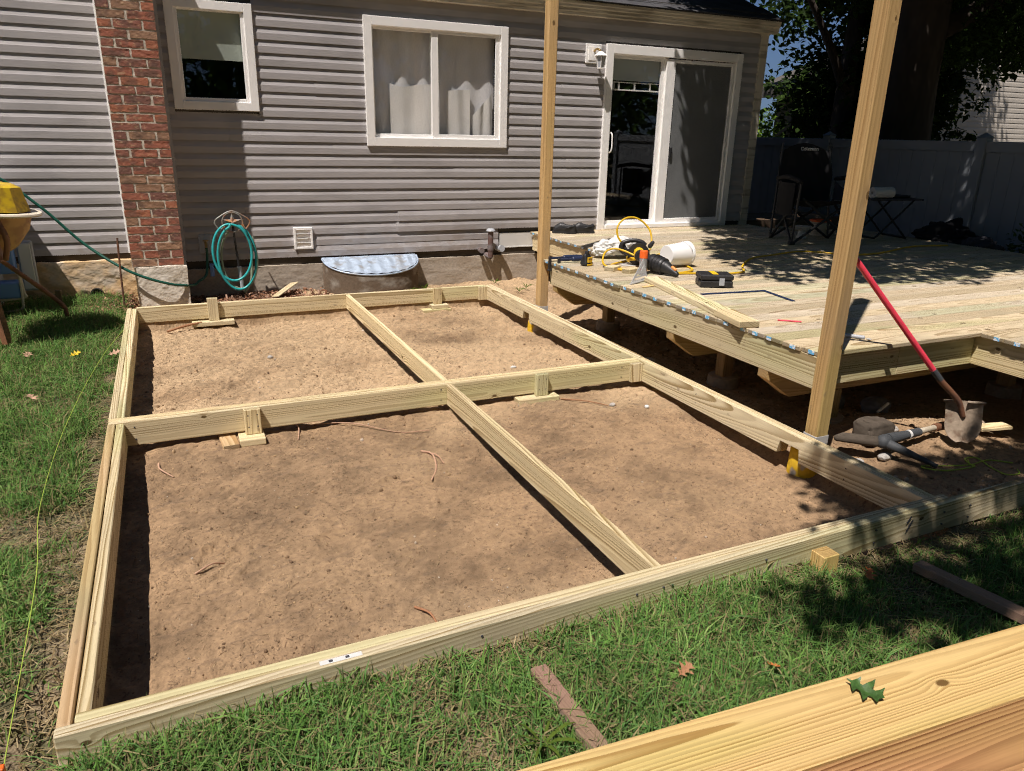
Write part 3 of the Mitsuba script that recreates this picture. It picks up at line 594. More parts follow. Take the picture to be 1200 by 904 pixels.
pad(0.165, YM - 0.11, 0.20, 0.088, rz=math.pi / 2 + .08, z=-0.178, mat='wood_warm', label='orange toned wood block lying left of the middle beam cleat')
pad(2.12, YM - 0.10, 0.30, 0.10, z=-0.171, label='pale wood block under the right cleat of the middle beam')
m, uv = board((2.24, -6.150, -0.16), (2.24, -6.150, -0.04), 0.07, 0.082, up=(1, 0, 0)); add('wood_block', m, 'wood_gold', uv=uv, label='small yellow wood block standing in the grass against the front rim board', cat='wood block')

# screw heads at the joints
for x_, y_ in [(XL + .6 * k_, YF) for k_ in range(1, 9)] + [(1.49, YF), (1.53, YF), (3.0, YF)]:
    for z_ in (-.04, -.10): add('screw', cyl((x_, y_ - .0012, z_), (x_, y_ + .004, z_), .0045, 8), 'dark_print', FR)
for x_ in (-.30, .28, .33, 1.45, 2.13, 2.18, 2.8):
    for z_ in (-.035, -.105): add('screw', cyl((x_, YM - 2 * BT - .0035 - (.0385 if x_ in (.28, .33, 2.13, 2.18) else 0), z_), (x_, YM - 2 * BT, z_), .0045, 8), 'dark_print', FR)
for y_ in (-1.2, -2.6, -4.4, -5.6):
    for z_ in (-.04, -.10): add('screw', cyl((XR - .0012, y_, z_), (XR + .004, y_, z_), .0045, 8), 'dark_print', FR)
# posts
def post(x, y, z0, z1, label):
    k = thing('wooden_post', label, 'post')
    m, uv = board((x, y, z0), (x, y, z1), 0.089, 0.089, up=(1, 0, 0), c=0.007)
    add('shaft', m, 'wood_post', k, uv=uv)
    add('base_bracket', [bx(x - .047, x + .047, y - .046, y + .046, z0 - .02, z0 + .03, .001)], 'aluminium', k)
    return k
post(3.121, -5.235, -0.045, 3.65, 'tall tan timber post standing at the front corner of the raised deck')
post(3.121, -1.838, -0.045, 3.65, 'tall tan timber post standing at the back notch of the raised deck')
for x, y, z, lab in ((3.08, -5.235, -0.08, 'concrete footing splashed with yellow paint under the front post'), (3.08, -1.85, -0.075, 'yellow painted footing under the back post')):
    m = tr(lathe([(0, 0), (.075, 0), (.09, -.03), (.105, -.30), (0, -.30)], 20), (x, y, z)); m = m.subdivide(); m.merge_vertices()
    m.vertices += m.vertex_normals * (0.012 * (meshkit.fbm(m.vertices * 22, 3) - .5))[:, None]
    add('footing', m, 'paint_yellow', smooth=40, label=lab, cat='footing')

# ------------------------------------------------------------------ raised deck
DK = thing('raised_deck', 'raised deck of new pale boards in front of the patio door, board ends still tagged', 'deck')
ZD, PT = 0.43, 0.1432
DBT = 0.027
y, k = -0.028, 0
tags = []
def deck_board(x0, x1, yc, tag=True):
    z = ZD - DBT / 2 + rng.uniform(-.0015, .0015)
    m, uv = board((x0, yc, z), (x1, yc + rng.uniform(-.002, .002), z), DBT, 0.1385, up=(0, 1, 0), c=0.0035)
    kk = add('deck_board', m, 'wood_deck', DK, uv=uv)
    if tag:
        yy = yc + rng.uniform(-.03, .03); w = rng.uniform(.017, .024)
        add('tag', bx(x0 - .003, x0 - .0005, yy - w, yy + w, z - .011, z + .010), 'tag_blue', kk)
while y - PT > -5.25:
    yc = y - PT / 2
    left = 3.86 + rng.uniform(-.006, .006) if yc > -1.96 else 3.10 + rng.uniform(-.006, .006) + 0.006 * (-yc - 2)
    right = 7.12 if yc > -0.9 else 8.22
    deck_board(left, right, yc)
    y -= PT; k += 1
YD = y
n_ = 0
while n_ < 6:
    deck_board(4.425 + rng.uniform(-.005, .005), 8.22, y - PT / 2); y -= PT; n_ += 1
def dk(name, p0, p1, t, w, mat='wood_frame', zc=0.0, shape=None):
    m, uv = board((p0[0], p0[1], zc), (p1[0], p1[1], zc), t, w, c=.003, shape=shape); return add(name, m, mat, DK, uv=uv)
zr = ZD - DBT - 0.002 - 0.092
dk('rim_joist', (3.145, -5.155), (3.135, -2.02), 0.038, 0.184, zc=zr); dk('rim_joist', (3.91, -1.98), (3.905, -0.04), 0.038, 0.184, zc=zr); dk('rim_joist', (3.125, -2.0), (3.93, -2.0), 0.036, 0.184, zc=zr)
dk('rim_joist', (3.166, -5.115), (3.80, -5.115), 0.038, 0.184, zc=zr); dk('rim_joist', (3.803, -5.115), (4.46, -5.115), 0.038, 0.184, zc=zr)
dk('rim_joist', (4.484, -5.10), (4.484, -6.0), 0.038, 0.184, zc=zr); dk('rim_joist', (4.44, -6.02), (8.2, -6.02), 0.036, 0.184, zc=zr)
for x in np.arange(3.55, 8.2, 0.406): dk('joist', (x, -5.12), (x, -0.05 if x > 3.95 else -2.03), 0.038, 0.184, zc=zr)
dk('rim_joist', (8.19, -5.1), (8.19, -0.9), 0.038, 0.184, zc=zr)
def clipped(x0, x1, y):
    L = x1 - x0; h = 0.184
    poly = Polygon([(-L / 2, h / 2), (-L / 2, h / 2 - 0.045), (-L / 2 + 0.20, -h / 2), (L / 2, -h / 2), (L / 2, h / 2)])
    for q in (0, 1):
        m = trimesh.creation.extrude_polygon(poly, 0.038, engine='earcut'); v = m.vertices
        sh = trimesh.Trimesh(np.stack([v[:, 0], v[:, 2] - .019, v[:, 1]], 1), m.faces, process=False)
        sh.invert() if sh.volume < 0 else None
        mm, uv = board((x0, y + q * .039, 0.124), (x1, y + q * .039, 0.124), .038, h, shape=sh)
        add('beam', mm, 'wood_post', DK, uv=uv)
for yb in (-2.10, -3.86, -4.79): clipped(3.125, 8.1, yb)
for yb, xs in ((-2.08, (3.62, 5.4, 7.6)), (-3.84, (3.55, 5.4, 7.6)), (-4.77, (3.62, 5.4, 7.6))):
    for x in xs:
        m, uv = board((x + .10, yb, -0.2), (x + .10, yb, 0.03), 0.09, 0.09, up=(1, 0, 0)); add('support_post', m, 'wood_post', DK, uv=uv)
        add('pier', tr(lathe([(0, 0), (.11, 0), (.12, -.12), (0, -.12)], 20), (x + .10, yb, -0.16)), 'foundation', DK, smooth=30)

# ------------------------------------------------------------------ things on the raised deck
def clog(x, y, rz, label):
    body = blob([(-0.09, 0, 0.03, 0.033), (-0.05, 0, 0.045, 0.042), (0.05, 0, 0.05, 0.046), (0.10, 0.005, 0.035, 0.036), (-0.1, 0, .055, .03)])
    sole = blob([(-0.10, 0, 0.012, 0.034), (0.0, 0, 0.012, 0.036), (0.11, 0.005, 0.012, 0.040)])
    sole.vertices[:, 2] = np.clip(sole.vertices[:, 2], 0.0, 0.022)
    hole = blob([(-0.07, 0, 0.075, 0.030), (-0.01, 0, 0.085, 0.032), (-0.07, 0, .13, .03), (0, 0, .13, .032)])
    b = tm((mf(body).trim_by_plane((0, 0, 1), 0.004) + mf(sole)) - mf(hole))
    k = thing('clog', label, 'shoe')
    b.vertices[:, 2] *= 1.3
    add('body', tr(b, (x, y, ZD), rz), 'black_plastic', k, smooth=35)
    add('strap', tr(tube([(0.0, 0.047, 0.06), (-0.05, 0.052, 0.078), (-0.125, 0.0, 0.085), (-0.05, -0.052, 0.078), (0.0, -0.047, 0.06)], 0.007, 6), (x, y, ZD), rz), 'black_plastic', k, smooth=True)
clog(4.19, -0.27, 2.6, 'left black clog of the pair by the siding'); clog(4.42, -0.30, 2.75, 'right black clog of the pair, nearer the patio door')

def crumple(loc, r, seed, n=3):
    m = trimesh.creation.icosphere(n); v = m.vertices
    d = 0.55 + 0.9 * meshkit.fbm(v * 2.2 + seed, 2, seed) + 0.5 * np.abs(meshkit.noise(v * 4.5 + seed, seed) - .5)
    m.vertices = v * d[:, None] * r * [1.2, 0.9, 0.65]; m.vertices[:, 2] -= m.vertices[:, 2].min(); m.apply_translation(loc); return m
add('plastic_wrapper', crumple((3.70, -1.98, ZD), 0.10, 3), 'dull_white', label='crumpled pale plastic wrapper behind the laser level', cat='wrapper')
add('plastic_wrapper', crumple((3.85, -2.03, ZD), 0.12, 5), 'dull_white', label='larger crumpled white wrapper between the laser level and the saw', cat='wrapper')
# clamps
for x, y, lab in ((3.26, -2.03, 'dark blue bar clamp on the deck corner, farther one'), (3.30, -2.13, 'dark blue bar clamp on the deck corner, nearer one')):
    k = thing('bar_clamp', lab, 'clamp')
    add('bar', bx(x - .17, x + .17, y - .012, y + .012, ZD + .022, ZD + .040, .002), 'navy', k)
    add('handle', blob([(x - .02, y, ZD + .03, .022), (x + .10, y, ZD + .032, .02), (x + .15, y, ZD + .03, .016)]), 'navy', k, smooth=True)
    add('jaw', [bx(x - .18, x - .155, y - .012, y + .012, ZD - .075, ZD + .045, .003), bx(x - .185, x - .15, y - .016, y + .016, ZD - .085, ZD - .07, .003)], 'black_plastic', k)
# laser level
k = thing('laser_level', 'small black and yellow laser level near the left deck edge', 'laser level')
LL = lambda m: tr(m, (3.31, -2.31, ZD), rz=0.35)
add('body', LL(blob([(-.032, -.02, .02, .018), (.032, -.02, .02, .018), (-.028, .025, .02, .018), (.028, .025, .02, .018), (-.02, 0, .085, .02), (.02, 0, .085, .02)])), 'black_plastic', k, smooth=35)
add('face', [LL(bx(-.030, .030, -.043, -.034, .03, .078, .003)), LL(bx(-.034, .034, -.043, -.036, .004, .018, .002))], 'yellow_plastic', k)
add('head', LL(tr(lathe([(0, 0), (.017, 0), (.02, .012), (.017, .028), (0, .03)], 14), (0, 0, .098))), 'black_plastic', k, smooth=40)
add('lettering', LL(tr(meshkit.text_mesh('DEWALT', 0.009, 0.001, True), (-.026, -.0435, .058), rx=math.pi / 2)), 'dark_print', k)
add('knob', LL(tr(lathe([(0, 0), (.016, 0), (.016, .012), (0, .012)], 12), (.052, -.012, .022), ry=math.pi / 2)), 'white_plastic', k)
# circular saw with its cord
k = thing('circular_saw', 'yellow and black corded circular saw behind the spray can', 'saw')
S = lambda m: tr(m, (3.77, -2.42, ZD), rz=-0.5)
add('base_plate', S(bx(-.15, .13, -.08, .08, 0.0, .005, .001)), 'aluminium', k)
add('blade_guard', S(tr(extr(Polygon([(.098 * math.cos(a), .098 * math.sin(a)) for a in np.linspace(0, 2 * math.pi, 40)]), .05), (0, -.01, .10), rx=math.pi / 2)), 'black_metal', k, smooth=30)
add('blade', S(tr(lathe([(0, 0), (.09, 0), (.09, .002), (0, .002)], 36), (0, -.05, .095), rx=math.pi / 2)), 'aluminium', k, smooth=30)
add('motor_housing', S(tr(blob([(0, 0, 0, .045), (0, 0, .13, .05), (0, 0, .16, .04)]), (-.0, -.06, .12), rx=math.pi / 2)), 'yellow_plastic', k, smooth=40)
add('motor_cap', S(tr(lathe([(0, 0), (.05, 0), (.052, .03), (.04, .05), (0, .05)], 20), (0, -.235, .12), rx=-math.pi / 2 + math.pi)), 'black_plastic', k, smooth=40)
add('handle', S(tube([(-.10, 0, .09), (-.15, 0, .13), (-.14, 0, .19), (-.06, 0, .215), (.02, 0, .205), (.06, 0, .175)], [.018, .022, .02, .018, .02, .02], 10)), 'black_plastic', k, smooth=True)
add('front_knob', S(blob([(.10, 0, .17, .02), (.12, 0, .20, .018)])), 'black_plastic', k, smooth=True)
add('shoe_grip', S(blob([(-.07, -.03, .06, .035), (.04, -.03, .06, .03)])), 'yellow_plastic', k, smooth=True)
c0 = [(3.66, -2.34, .60), (3.62, -2.30, .68), (3.63, -2.28, .76), (3.70, -2.27, .82), (3.80, -2.28, .83), (3.89, -2.31, .78), (3.93, -2.36, .70), (3.90, -2.42, .58), (3.80, -2.46, .49)]
c1 = [(3.80, -2.46, .49), (3.72, -2.62, .455), (3.58, -2.70, .448), (3.42, -2.56, .446), (3.40, -2.44, .47), (3.47, -2.36, .55), (3.57, -2.38, .575), (3.68, -2.50, .53), (3.72, -2.66, .46), (3.56, -2.73, .443), (3.44, -2.63, .443), (3.50, -2.42, .443), (3.75, -2.28, .443), (4.0, -2.2, .443), (4.12, -2.30, .50), (4.16, -2.36, .52), (4.18, -2.5, .443), (4.05, -2.85, .443), (3.80, -2.95, .443), (3.86, -2.97, .443), (4.10, -3.03, .443), (4.25, -3.09, .443), (4.42, -3.06, .443), (4.53, -2.93, .443), (4.66, -2.78, .443), (5.02, -2.49, .443), (5.38, -2.38, .443), (5.86, -2.29, .443), (6.2, -2.60, .443), (6.5, -2.62, .443), (6.78, -2.55, .443), (7.4, -2.35, .443), (7.9, -2.4, .443)]
add('extension_cord', [tube(c0, 0.0085, 8, 6), tube(c1, 0.0085, 8, 6)], 'yellow_rubber', smooth=True, label='yellow extension cord looping round the saw and running off across the deck', cat='extension cord')
add('cord_plug', tube([(3.655, -2.335, .61), (3.68, -2.36, .56), (3.72, -2.38, .53)], 0.018, 8, 4), 'black_plastic', smooth=True, label='black cord plug at the foot of the tall cord loop', cat='plug')
# marking paint can
k = thing('spray_can', 'grey spray can with an orange cap standing behind the speed square', 'spray can')
add('can', tr(lathe([(0, 0), (.031, 0), (.033, .006), (.033, .135), (.028, .145), (0, .146)], 24), (3.53, -2.86, ZD)), 'can_grey', k, smooth=40)
add('cap', tr(lathe([(.030, 0), (.034, 0), (.034, .055), (.030, .06), (0, .06)], 24), (3.53, -2.86, ZD + .14)), 'orange_cap', k, smooth=40)
# speed square leaning on the can
sq = Polygon([(0, 0), (.30, 0), (.30, .17)])
for q in ([(.075, .020), (.285, .020), (.285, .034), (.10, .034)], [(.12, .046), (.25, .046), (.25, .058), (.14, .058)], [(.18, .078), (.275, .132), (.275, .112), (.215, .078)]): sq = sq.difference(Polygon(q))
k = thing('speed_square', 'aluminium triangular speed square leaning on the spray can', 'square')
dx = np.array([3.475 - 3.185, -3.04 + 3.20, 0]); dx /= np.linalg.norm(dx)
m = extr(sq, 0.004)
nv = np.cross([0, 0, 1.0], dx); upv = np.array([0, 0, 1]) * .95 + nv * .30; upv /= np.linalg.norm(upv)
B3 = np.array([dx, upv, np.cross(dx, upv)])
m.vertices = np.array([3.185, -3.20, ZD + .002]) + m.vertices @ B3; add('plate', m, 'aluminium', k)
m = bx(0, .30, -.004, .004, -.012, .016); m.vertices = np.array([3.185, -3.20, ZD + .004]) + m.vertices @ B3; add('fence', m, 'aluminium', k)
m = tr(meshkit.text_mesh('7  8  9  10', .010, .0008), (.19, .008, .0042)); m.vertices = np.array([3.185, -3.20, ZD + .002]) + m.vertices @ B3; add('marking', m, 'dark_print', k)
# dark power tool lying behind the square
k = thing('power_tool', 'black cordless power tool lying between the spray can and the white bucket', 'power tool')
A0, A1 = np.array([3.66, -2.82, ZD + .09]), np.array([3.74, -3.05, ZD + .05])
ax = (A1 - A0) / np.linalg.norm(A1 - A0)
add('body', blob([(*A0, .072), (*(A0 + ax * .08), .066), (*(A0 + ax * .12), .05)]), 'black_plastic', k, smooth=True)
add('nose', blob([(*(A0 + ax * .13), .05), (*(A0 + ax * .20 - [0, 0, .015]), .030), (*(A0 + ax * .24 - [0, 0, .025]), .020)]), 'black_plastic', k, smooth=True)
for q in (0.02, 0.05, 0.08, .11):
    c_ = A0 + ax * q; ring = trimesh.creation.torus(.074 - q * .10, .006, 24, 8)
    ring.apply_transform(trimesh.geometry.align_vectors([0, 0, 1], ax)); ring.apply_translation(c_); add('cooling_ring', ring, 'black_metal', k, smooth=True)
add('trigger', blob([(*(A0 + ax * .18 + [0, -.02, .015]), .014), (*(A0 + ax * .21 + [0, -.02, .005]), .012)]), 'orange_print', k, smooth=True)
add('handle', blob([(*(A0 + [.03, .05, .02]), .03), (*(A0 + [.09, .14, -.05]), .025)]), 'black_plastic', k, smooth=True)
# bucket on its side
k = thing('bucket', 'white plastic bucket lying on its side on the deck', 'bucket')
bm = lathe([(0, 0), (.082, 0), (.086, .004), (.105, .225), (.110, .226), (.110, .245), (.103, .245), (.101, .228), (.083, .008), (0, .006)], 40)
BK = lambda m: tr(tr(m, (0, 0, 0), ry=math.pi / 2), (3.93, -2.62, ZD + .110), rz=0.12)
add('body', BK(bm), 'white_plastic', k, smooth=40)
add('handle', BK(tube([(.0, -.112, .215), (-.06, -.10, .20), (-.10, -.03, .19), (-.105, .03, .19), (-.06, .1, .2), (0, .112, .215)], .0025, 6)), 'aluminium', k, smooth=True)
def onbucket(t, h, z0, ang, mat, bold=True):
    m = meshkit.text_mesh(t, h, .0006, bold); v = m.vertices
    zz = z0 + v[:, 0]; r = .086 + (zz - .004) / .221 * .019 + .0004 + v[:, 2]; a = ang + v[:, 1] / .095
    m.vertices = np.stack([r * np.cos(a), r * np.sin(a), zz], 1)
    add('lettering', BK(m), mat, k)
onbucket('HCR', .034, .05, -0.62 + math.pi * 1.5 - math.pi / 2 - .62 + .35, 'dark_print')
onbucket('5', .062, .145, -0.62 + math.pi * 1.5 - math.pi / 2 - .62 + .2, 'orange_print')
# tool box
k = thing('tool_box', 'black plastic tool box with a yellow label on the deck', 'tool box')
TB = lambda m: tr(m, (3.80, -3.44, ZD), rz=-0.42)
add('base', TB(bx(-.125, .125, -.09, .09, 0, .055, .010)), 'black_plastic', k)
add('lid', TB(bx(-.127, .127, -.092, .092, .057, .10, .012)), 'black_plastic', k)
add('latch', [TB(bx(.015, .055, -.099, -.090, .02, .075, .003))], 'panel_grey', k)
add('latch', [TB(bx(-.133, -.124, -.03, .03, .035, .07, .003))], 'black_plastic', k)
add('rib', [TB(bx(x, x + .012, -.094, -.088, .004, .05, .002)) for x in (-.10, -.05, .08)], 'black_plastic', k)
add('label', TB(bx(-.03, .015, -.06, .085, .1005, .1015)), 'yellow_plastic', k)
# framing square
k = thing('framing_square', 'dark blue framing square lying flat on the deck beside the tool box', 'square')
add('blade', tr(bx(0, .56, -.018, .018, 0, .003), (3.49, -3.685, ZD + .002), rz=-.085), 'navy', k)
add('tongue', tr(bx(0, .39, -.016, .016, 0, .003), (4.045, -3.715, ZD + .002), rz=-math.pi / 2 - .17), 'navy', k)
add('pencil', cyl((3.44, -4.515, ZD + .006), (3.55, -4.605, ZD + .006), .005, 6), 'shovel_red', label='flat red carpenter pencil lying on the deck boards', cat='pencil')
k = thing('utility_knife', 'small grey utility knife lying by the front deck post', 'knife')
add('handle', blob([(3.535, -4.972, ZD + .012, .011), (3.585, -5.045, ZD + .012, .012)]), 'panel_grey', k, smooth=True); add('blade', bx(3.59, 3.612, -5.085, -5.062, ZD + .008, ZD + .010), 'aluminium', k)
# loose boards
m, uv = board((3.43, -3.13, ZD + .0205), (3.205, -4.27, ZD + .0205), .0385, .12, up=(1, -.15, 0)); add('loose_board', m, 'wood_frame', uv=uv, label='long loose board lying near the left edge of the raised deck', cat='board')
m, uv = board((3.200, -4.276, ZD + .0215), (3.135, -4.60, ZD + .0215), .0385, .135, up=(1, -.15, 0)); add('loose_board', m, 'wood_frame', uv=uv, label='short board offcut butted to the near end of the long loose board', cat='board')
for (x, y, L, w, rz, lab) in ((3.40, -2.60, .13, .09, .5, 'left of two small wood offcuts in front of the saw cord'), (3.50, -2.74, .16, .085, .35, 'right of two small wood offcuts, next to the spray can')):
    pad(x, y, L, w, rz=rz, z=ZD + .019, label=lab)
m, uv = board((3.22, -3.33, ZD + .005), (3.33, -3.30, ZD + .005), .006, .03, up=(0, 1, 0)); add('wood_shim', m, 'wood_gold', uv=uv, label='thin wood shim lying under the speed square', cat='shim')

# camp chair
k = thing('camp_chair', 'black folding camp chair in the shade at the back of the deck', 'chair')
CH = lambda m: tr(m, (6.66, -1.60, ZD), rz=-0.30, s=1.06)
P = {'fl': (-.36, -.28, 0), 'fr': (.36, -.28, 0), 'bl': (-.34, .25, 0), 'br': (.34, .25, 0)}
def leg(a, b, r=.014): add('leg', CH(tube([a, b], r, 8, sm=False)), 'black_metal', k, smooth=30)
for a, b in (('fl', (.28, -.24, .46)), ('fr', (-.28, -.24, .46)), ('bl', (.28, .22, .42)), ('br', (-.28, .22, .42)), ('fl', (-.30, .20, .42)), ('bl', (-.33, -.24, .46)), ('fr', (.30, .2, .42)), ('br', (.33, -.24, .46))): leg(P[a], b)
for s in (-1, 1):
    leg((s * .36, -.28, 0), (s * .34, -.28, .64), .012); leg((s * .34, .25, 0), (s * .27, .36, 1.0), .012)
    add('armrest', CH(tube([(s * .36, -.32, .63), (s * .365, -.05, .665), (s * .33, .26, .64)], [.024, .026, .02], 8)), 'black_fabric', k, smooth=True)
    add('foot', CH(bx(s * .36 - .03, s * .36 + .03, -.31, -.25, -.0, .03, .006)), 'black_plastic', k)
def sheetgrid(f, nx, ny, th=.006):
    u, v = np.meshgrid(np.linspace(0, 1, nx), np.linspace(0, 1, ny), indexing='ij'); V = np.stack(f(u, v), -1).reshape(-1, 3)
    i, j = np.meshgrid(np.arange(nx - 1), np.arange(ny - 1), indexing='ij'); a = (i * ny + j)
    q = np.stack([a, a + ny, a + ny + 1, a + 1], -1).reshape(-1, 4)
    m = trimesh.Trimesh(V, np.vstack([q[:, [0, 1, 2]], q[:, [0, 2, 3]]]), process=False)
    n = m.vertex_normals; N = len(V); F2 = m.faces[:, ::-1] + N
    V2 = np.vstack([V + n * th / 2, V - n * th / 2]); E_ = []
    b = np.concatenate([np.arange(ny), np.arange(nx) * ny + ny - 1, (nx - 1) * ny + np.arange(ny)[::-1], np.arange(nx)[::-1] * ny])
    for p, q_ in zip(b[:-1], b[1:]):
        if p != q_: E_ += [[p, p + N, q_ + N], [p, q_ + N, q_]]
    return trimesh.Trimesh(V2, np.vstack([m.faces, F2, np.array(E_)]), process=False)
seatf = lambda u, v: ((u - .5) * .60, -.27 + v * .50, .44 - .05 * v - .05 * np.sin(u * math.pi) * np.sin(v * 2.4) + .006 * np.sin(u * 23 + v * 9))
backf = lambda u, v: ((u - .5) * (.52 + .10 * np.sin(np.clip(v * 1.15, 0, 1) * math.pi * .8)), .22 + v * .15 + .05 * np.sin(u * math.pi) * (1 - .3 * v) + .008 * np.sin(u * 19 + v * 7), .38 + v * (.52 + .10 * np.sin(u * math.pi)) + .0 * u)
add('seat', CH(sheetgrid(seatf, 24, 18)), 'black_fabric', k, smooth=50); add('backrest', CH(sheetgrid(backf, 28, 24)), 'black_fabric', k, smooth=50)
for s in (-1, 1):
    add('side_panel', CH(sheetgrid(lambda u, v: (s * (.31 + .02 * np.sin(u * 3)) + 0 * v, -.22 + u * .44, .42 + v * (.2 - .08 * np.sin(u * math.pi))), 10, 6)), 'grey_fabric', k, smooth=50)
add('storage_pouch', CH(sheetgrid(lambda u, v: (-.37 - .03 * np.sin(u * math.pi) + 0 * v, -.22 + u * .36, .28 + v * .33), 10, 8)), 'black_fabric', k, smooth=50)
add('lettering', CH(tr(meshkit.text_mesh('Coleman', .036, .002, True), (-.078, .332, .925), rx=math.pi / 2 - .27)), 'dull_white', k)
# folding table with a white roll on it
k = thing('folding_table', 'black folding camp table in front of the fence', 'table')
TT = lambda m: tr(m, (7.82, -1.55, ZD), rz=-0.15)
add('tabletop', TT(bx(-.36, .36, -.22, .22, .445, .465, .006)), 'black_plastic', k)
for s in (-1, 1):
    add('leg', TT(cyl((-.26, s * .19, .44), (.22, s * .19, 0.0), .011, 8)), 'black_metal', k); add('leg', TT(cyl((.26, s * .17, .44), (-.22, s * .17, 0.0), .011, 8)), 'black_metal', k)
add('crossbar', [TT(cyl((.22, -.19, .012), (.22, .19, .012), .011, 8)), TT(cyl((-.22, -.17, .012), (-.22, .17, .012), .011, 8))], 'black_metal', k)
add('paper_roll', tr(lathe([(.02, 0), (.062, 0), (.064, .004), (.064, .272), (.062, .276), (.02, .276), (.02, 0)], 24), (7.50, -1.62, ZD + .465 + .064), ry=math.pi / 2, rz=-.15), 'dull_white', smooth=40, label='white roll lying on the folding table, half hidden by the front post', cat='roll')
add('tray', tr(bx(-.11, .11, -.1, .1, 0, .03, .008), (8.0, -1.56, ZD + .466), rz=-.15), 'black_plastic', label='flat black tray on the right end of the folding table', cat='tray')
k = thing('small_bucket', 'pale small bucket with an orange rim behind the camp chair', 'bucket')
add('body', tr(lathe([(0, 0), (.10, 0), (.115, .17), (.105, .17), (.09, .008), (0, .008)], 24), (7.20, -1.20, ZD)), 'trim_beige', k, smooth=40)
add('rim', tr(trimesh.creation.torus(.114, .012, 24, 8), (7.20, -1.20, ZD + .172)), 'orange_cap', k, smooth=True)
k = thing('funnel', 'white upturned funnel shaped cup under the camp chair', 'cup')
add('cup', tr(lathe([(0, 0), (.058, 0), (.06, .004), (.036, .085), (.075, .10), (.10, .13), (.10, .138), (0, .138)], 24), (6.76, -1.36, ZD)), 'dull_white', k, smooth=35)
add('dark_tarp', crumple((8.52, -1.9, ZD - 0.28), 0.30, 11, 4), 'black_fabric', smooth=40, label='dark crumpled tarp against the fence behind the deck', cat='tarp')
add('plastic_bag', crumple((8.42, -2.42, ZD - .26), 0.20, 13, 4), 'grey_fabric', smooth=20, label='grey plastic bag on the ground by the fence post', cat='bag')
for q in range(4):
    m, uv = board((7.35 + .02 * q, 0.3 + .21 * q, 0.2 + .0 * q), (9.0, 0.2 + .21 * q, 0.22), .2, .5 - .0 * q, c=.006); add('old_timber', m, 'wood_dark', uv=uv, label=f'dark old timber standing behind the deck corner, {["nearest","second","third","farthest"][q]} of four', cat='timber', group='dark old timbers behind the deck')

# ------------------------------------------------------------------ tools and rubble beside the frame
k = thing('shovel', 'shovel with a red handle leaning on the raised deck, blade in the dirt', 'shovel')
H0, H1 = np.array([3.76, -5.28, .43]), None
bt = np.array([4.02, -5.40, .115]); mid = np.array([3.90, -5.36, .23]); top = np.array([3.235, -5.134, .99])
dirv = (top - mid) / np.linalg.norm(top - mid)
add('handle', tube([mid + dirv * .10, top + dirv * .0], .0165, 12, sm=False), 'shovel_red', k, smooth=30)
add('collar', tube([mid + dirv * .02, mid + dirv * .102], .0185, 12, sm=False), 'grip_grey', k, smooth=30)
add('socket', tube([mid + dirv * .04, mid, bt, bt + [.05, -.02, -.10]], [.018, .018, .017, .012], 10), 'rust_steel', k, smooth=True)
def blade(u, v):
    w = .105 * np.where(v < .55, 1.0, np.sqrt(np.clip(1 - ((v - .55) / .47) ** 2, 0, 1)))
    s = (u - .5) * 2
    return s * w, -.02 * (1 - s ** 2) - .012 * np.exp(-(s / .2) ** 2) + 0.035 * v ** 2, -v * .27
mb = sheetgrid(blade, 21, 21, .004); mb.apply_scale(.88)
bz_ = np.array([-.06, .10, 1.0]); bz_ /= np.linalg.norm(bz_); by_ = np.array([-.80, -.55, .0]); by_ -= bz_ * (by_ @ bz_); by_ /= np.linalg.norm(by_); bx_ = np.cross(by_, bz_)
mb.vertices = bt + np.array([.03, -.02, -.005]) + mb.vertices @ np.array([bx_, by_, bz_])
add('blade', mb, 'dirty_steel', k, smooth=40)
for s in (-1, 1):
    m = bx(-.045, .045, -.012, .012, -.004, .004, .002); m.vertices = bt + np.array([.03, -.02, -.002]) + (m.vertices + [s * .06, 0, 0]) @ np.array([bx_, by_, bz_]); add('step', m, 'dirty_steel', k)
k = thing('mattock', 'mattock with a grey grip lying on the dirt in front of the shovel', 'mattock')
hA, hB = np.array([3.56, -5.335, -.085]), np.array([4.10, -5.30, -.085])
hd = (hB - hA) / np.linalg.norm(hB - hA)
add('handle', tube([hA + hd * .0, hA + hd * .2, hA + hd * .38, hB], [.028, .022, .018, .020], 10), 'wood_post', k, smooth=True, uv=None)
scene[k + '__handle']['bsdf'] = {'type': 'ref', 'id': 'trim_beige'}
add('grip', tube([hA + hd * .02, hA + hd * .19], [.036, .026], 12, sm=False), 'grip_grey', k, smooth=30)
add('band', tube([hA + hd * .195, hA + hd * .21], .027, 12, sm=False), 'dull_white', k, smooth=30)
add('grip', tube([hA + hd * .215, hA + hd * .30], [.026, .024], 12, sm=False), 'grip_grey', k, smooth=30)
add('end_grip', tube([hB - hd * .10, hB], [.024, .026], 12, sm=False), 'rust_steel', k, smooth=30)
add('eye', blob([(3.53, -5.345, -.085, .040), (3.56, -5.335, -.085, .036)]), 'grip_grey', k, smooth=True)
add('pick', tube([(3.54, -5.36, -.09), (3.57, -5.45, -.105), (3.66, -5.60, -.15)], [.03, .024, .012], 8), 'grip_grey', k, smooth=True)
add('adze', blob([(3.50, -5.32, -.09, .03), (3.42, -5.17, -.10, .02), (3.36, -5.18, -.10, .02)]), 'sill_dark', k, smooth=True)
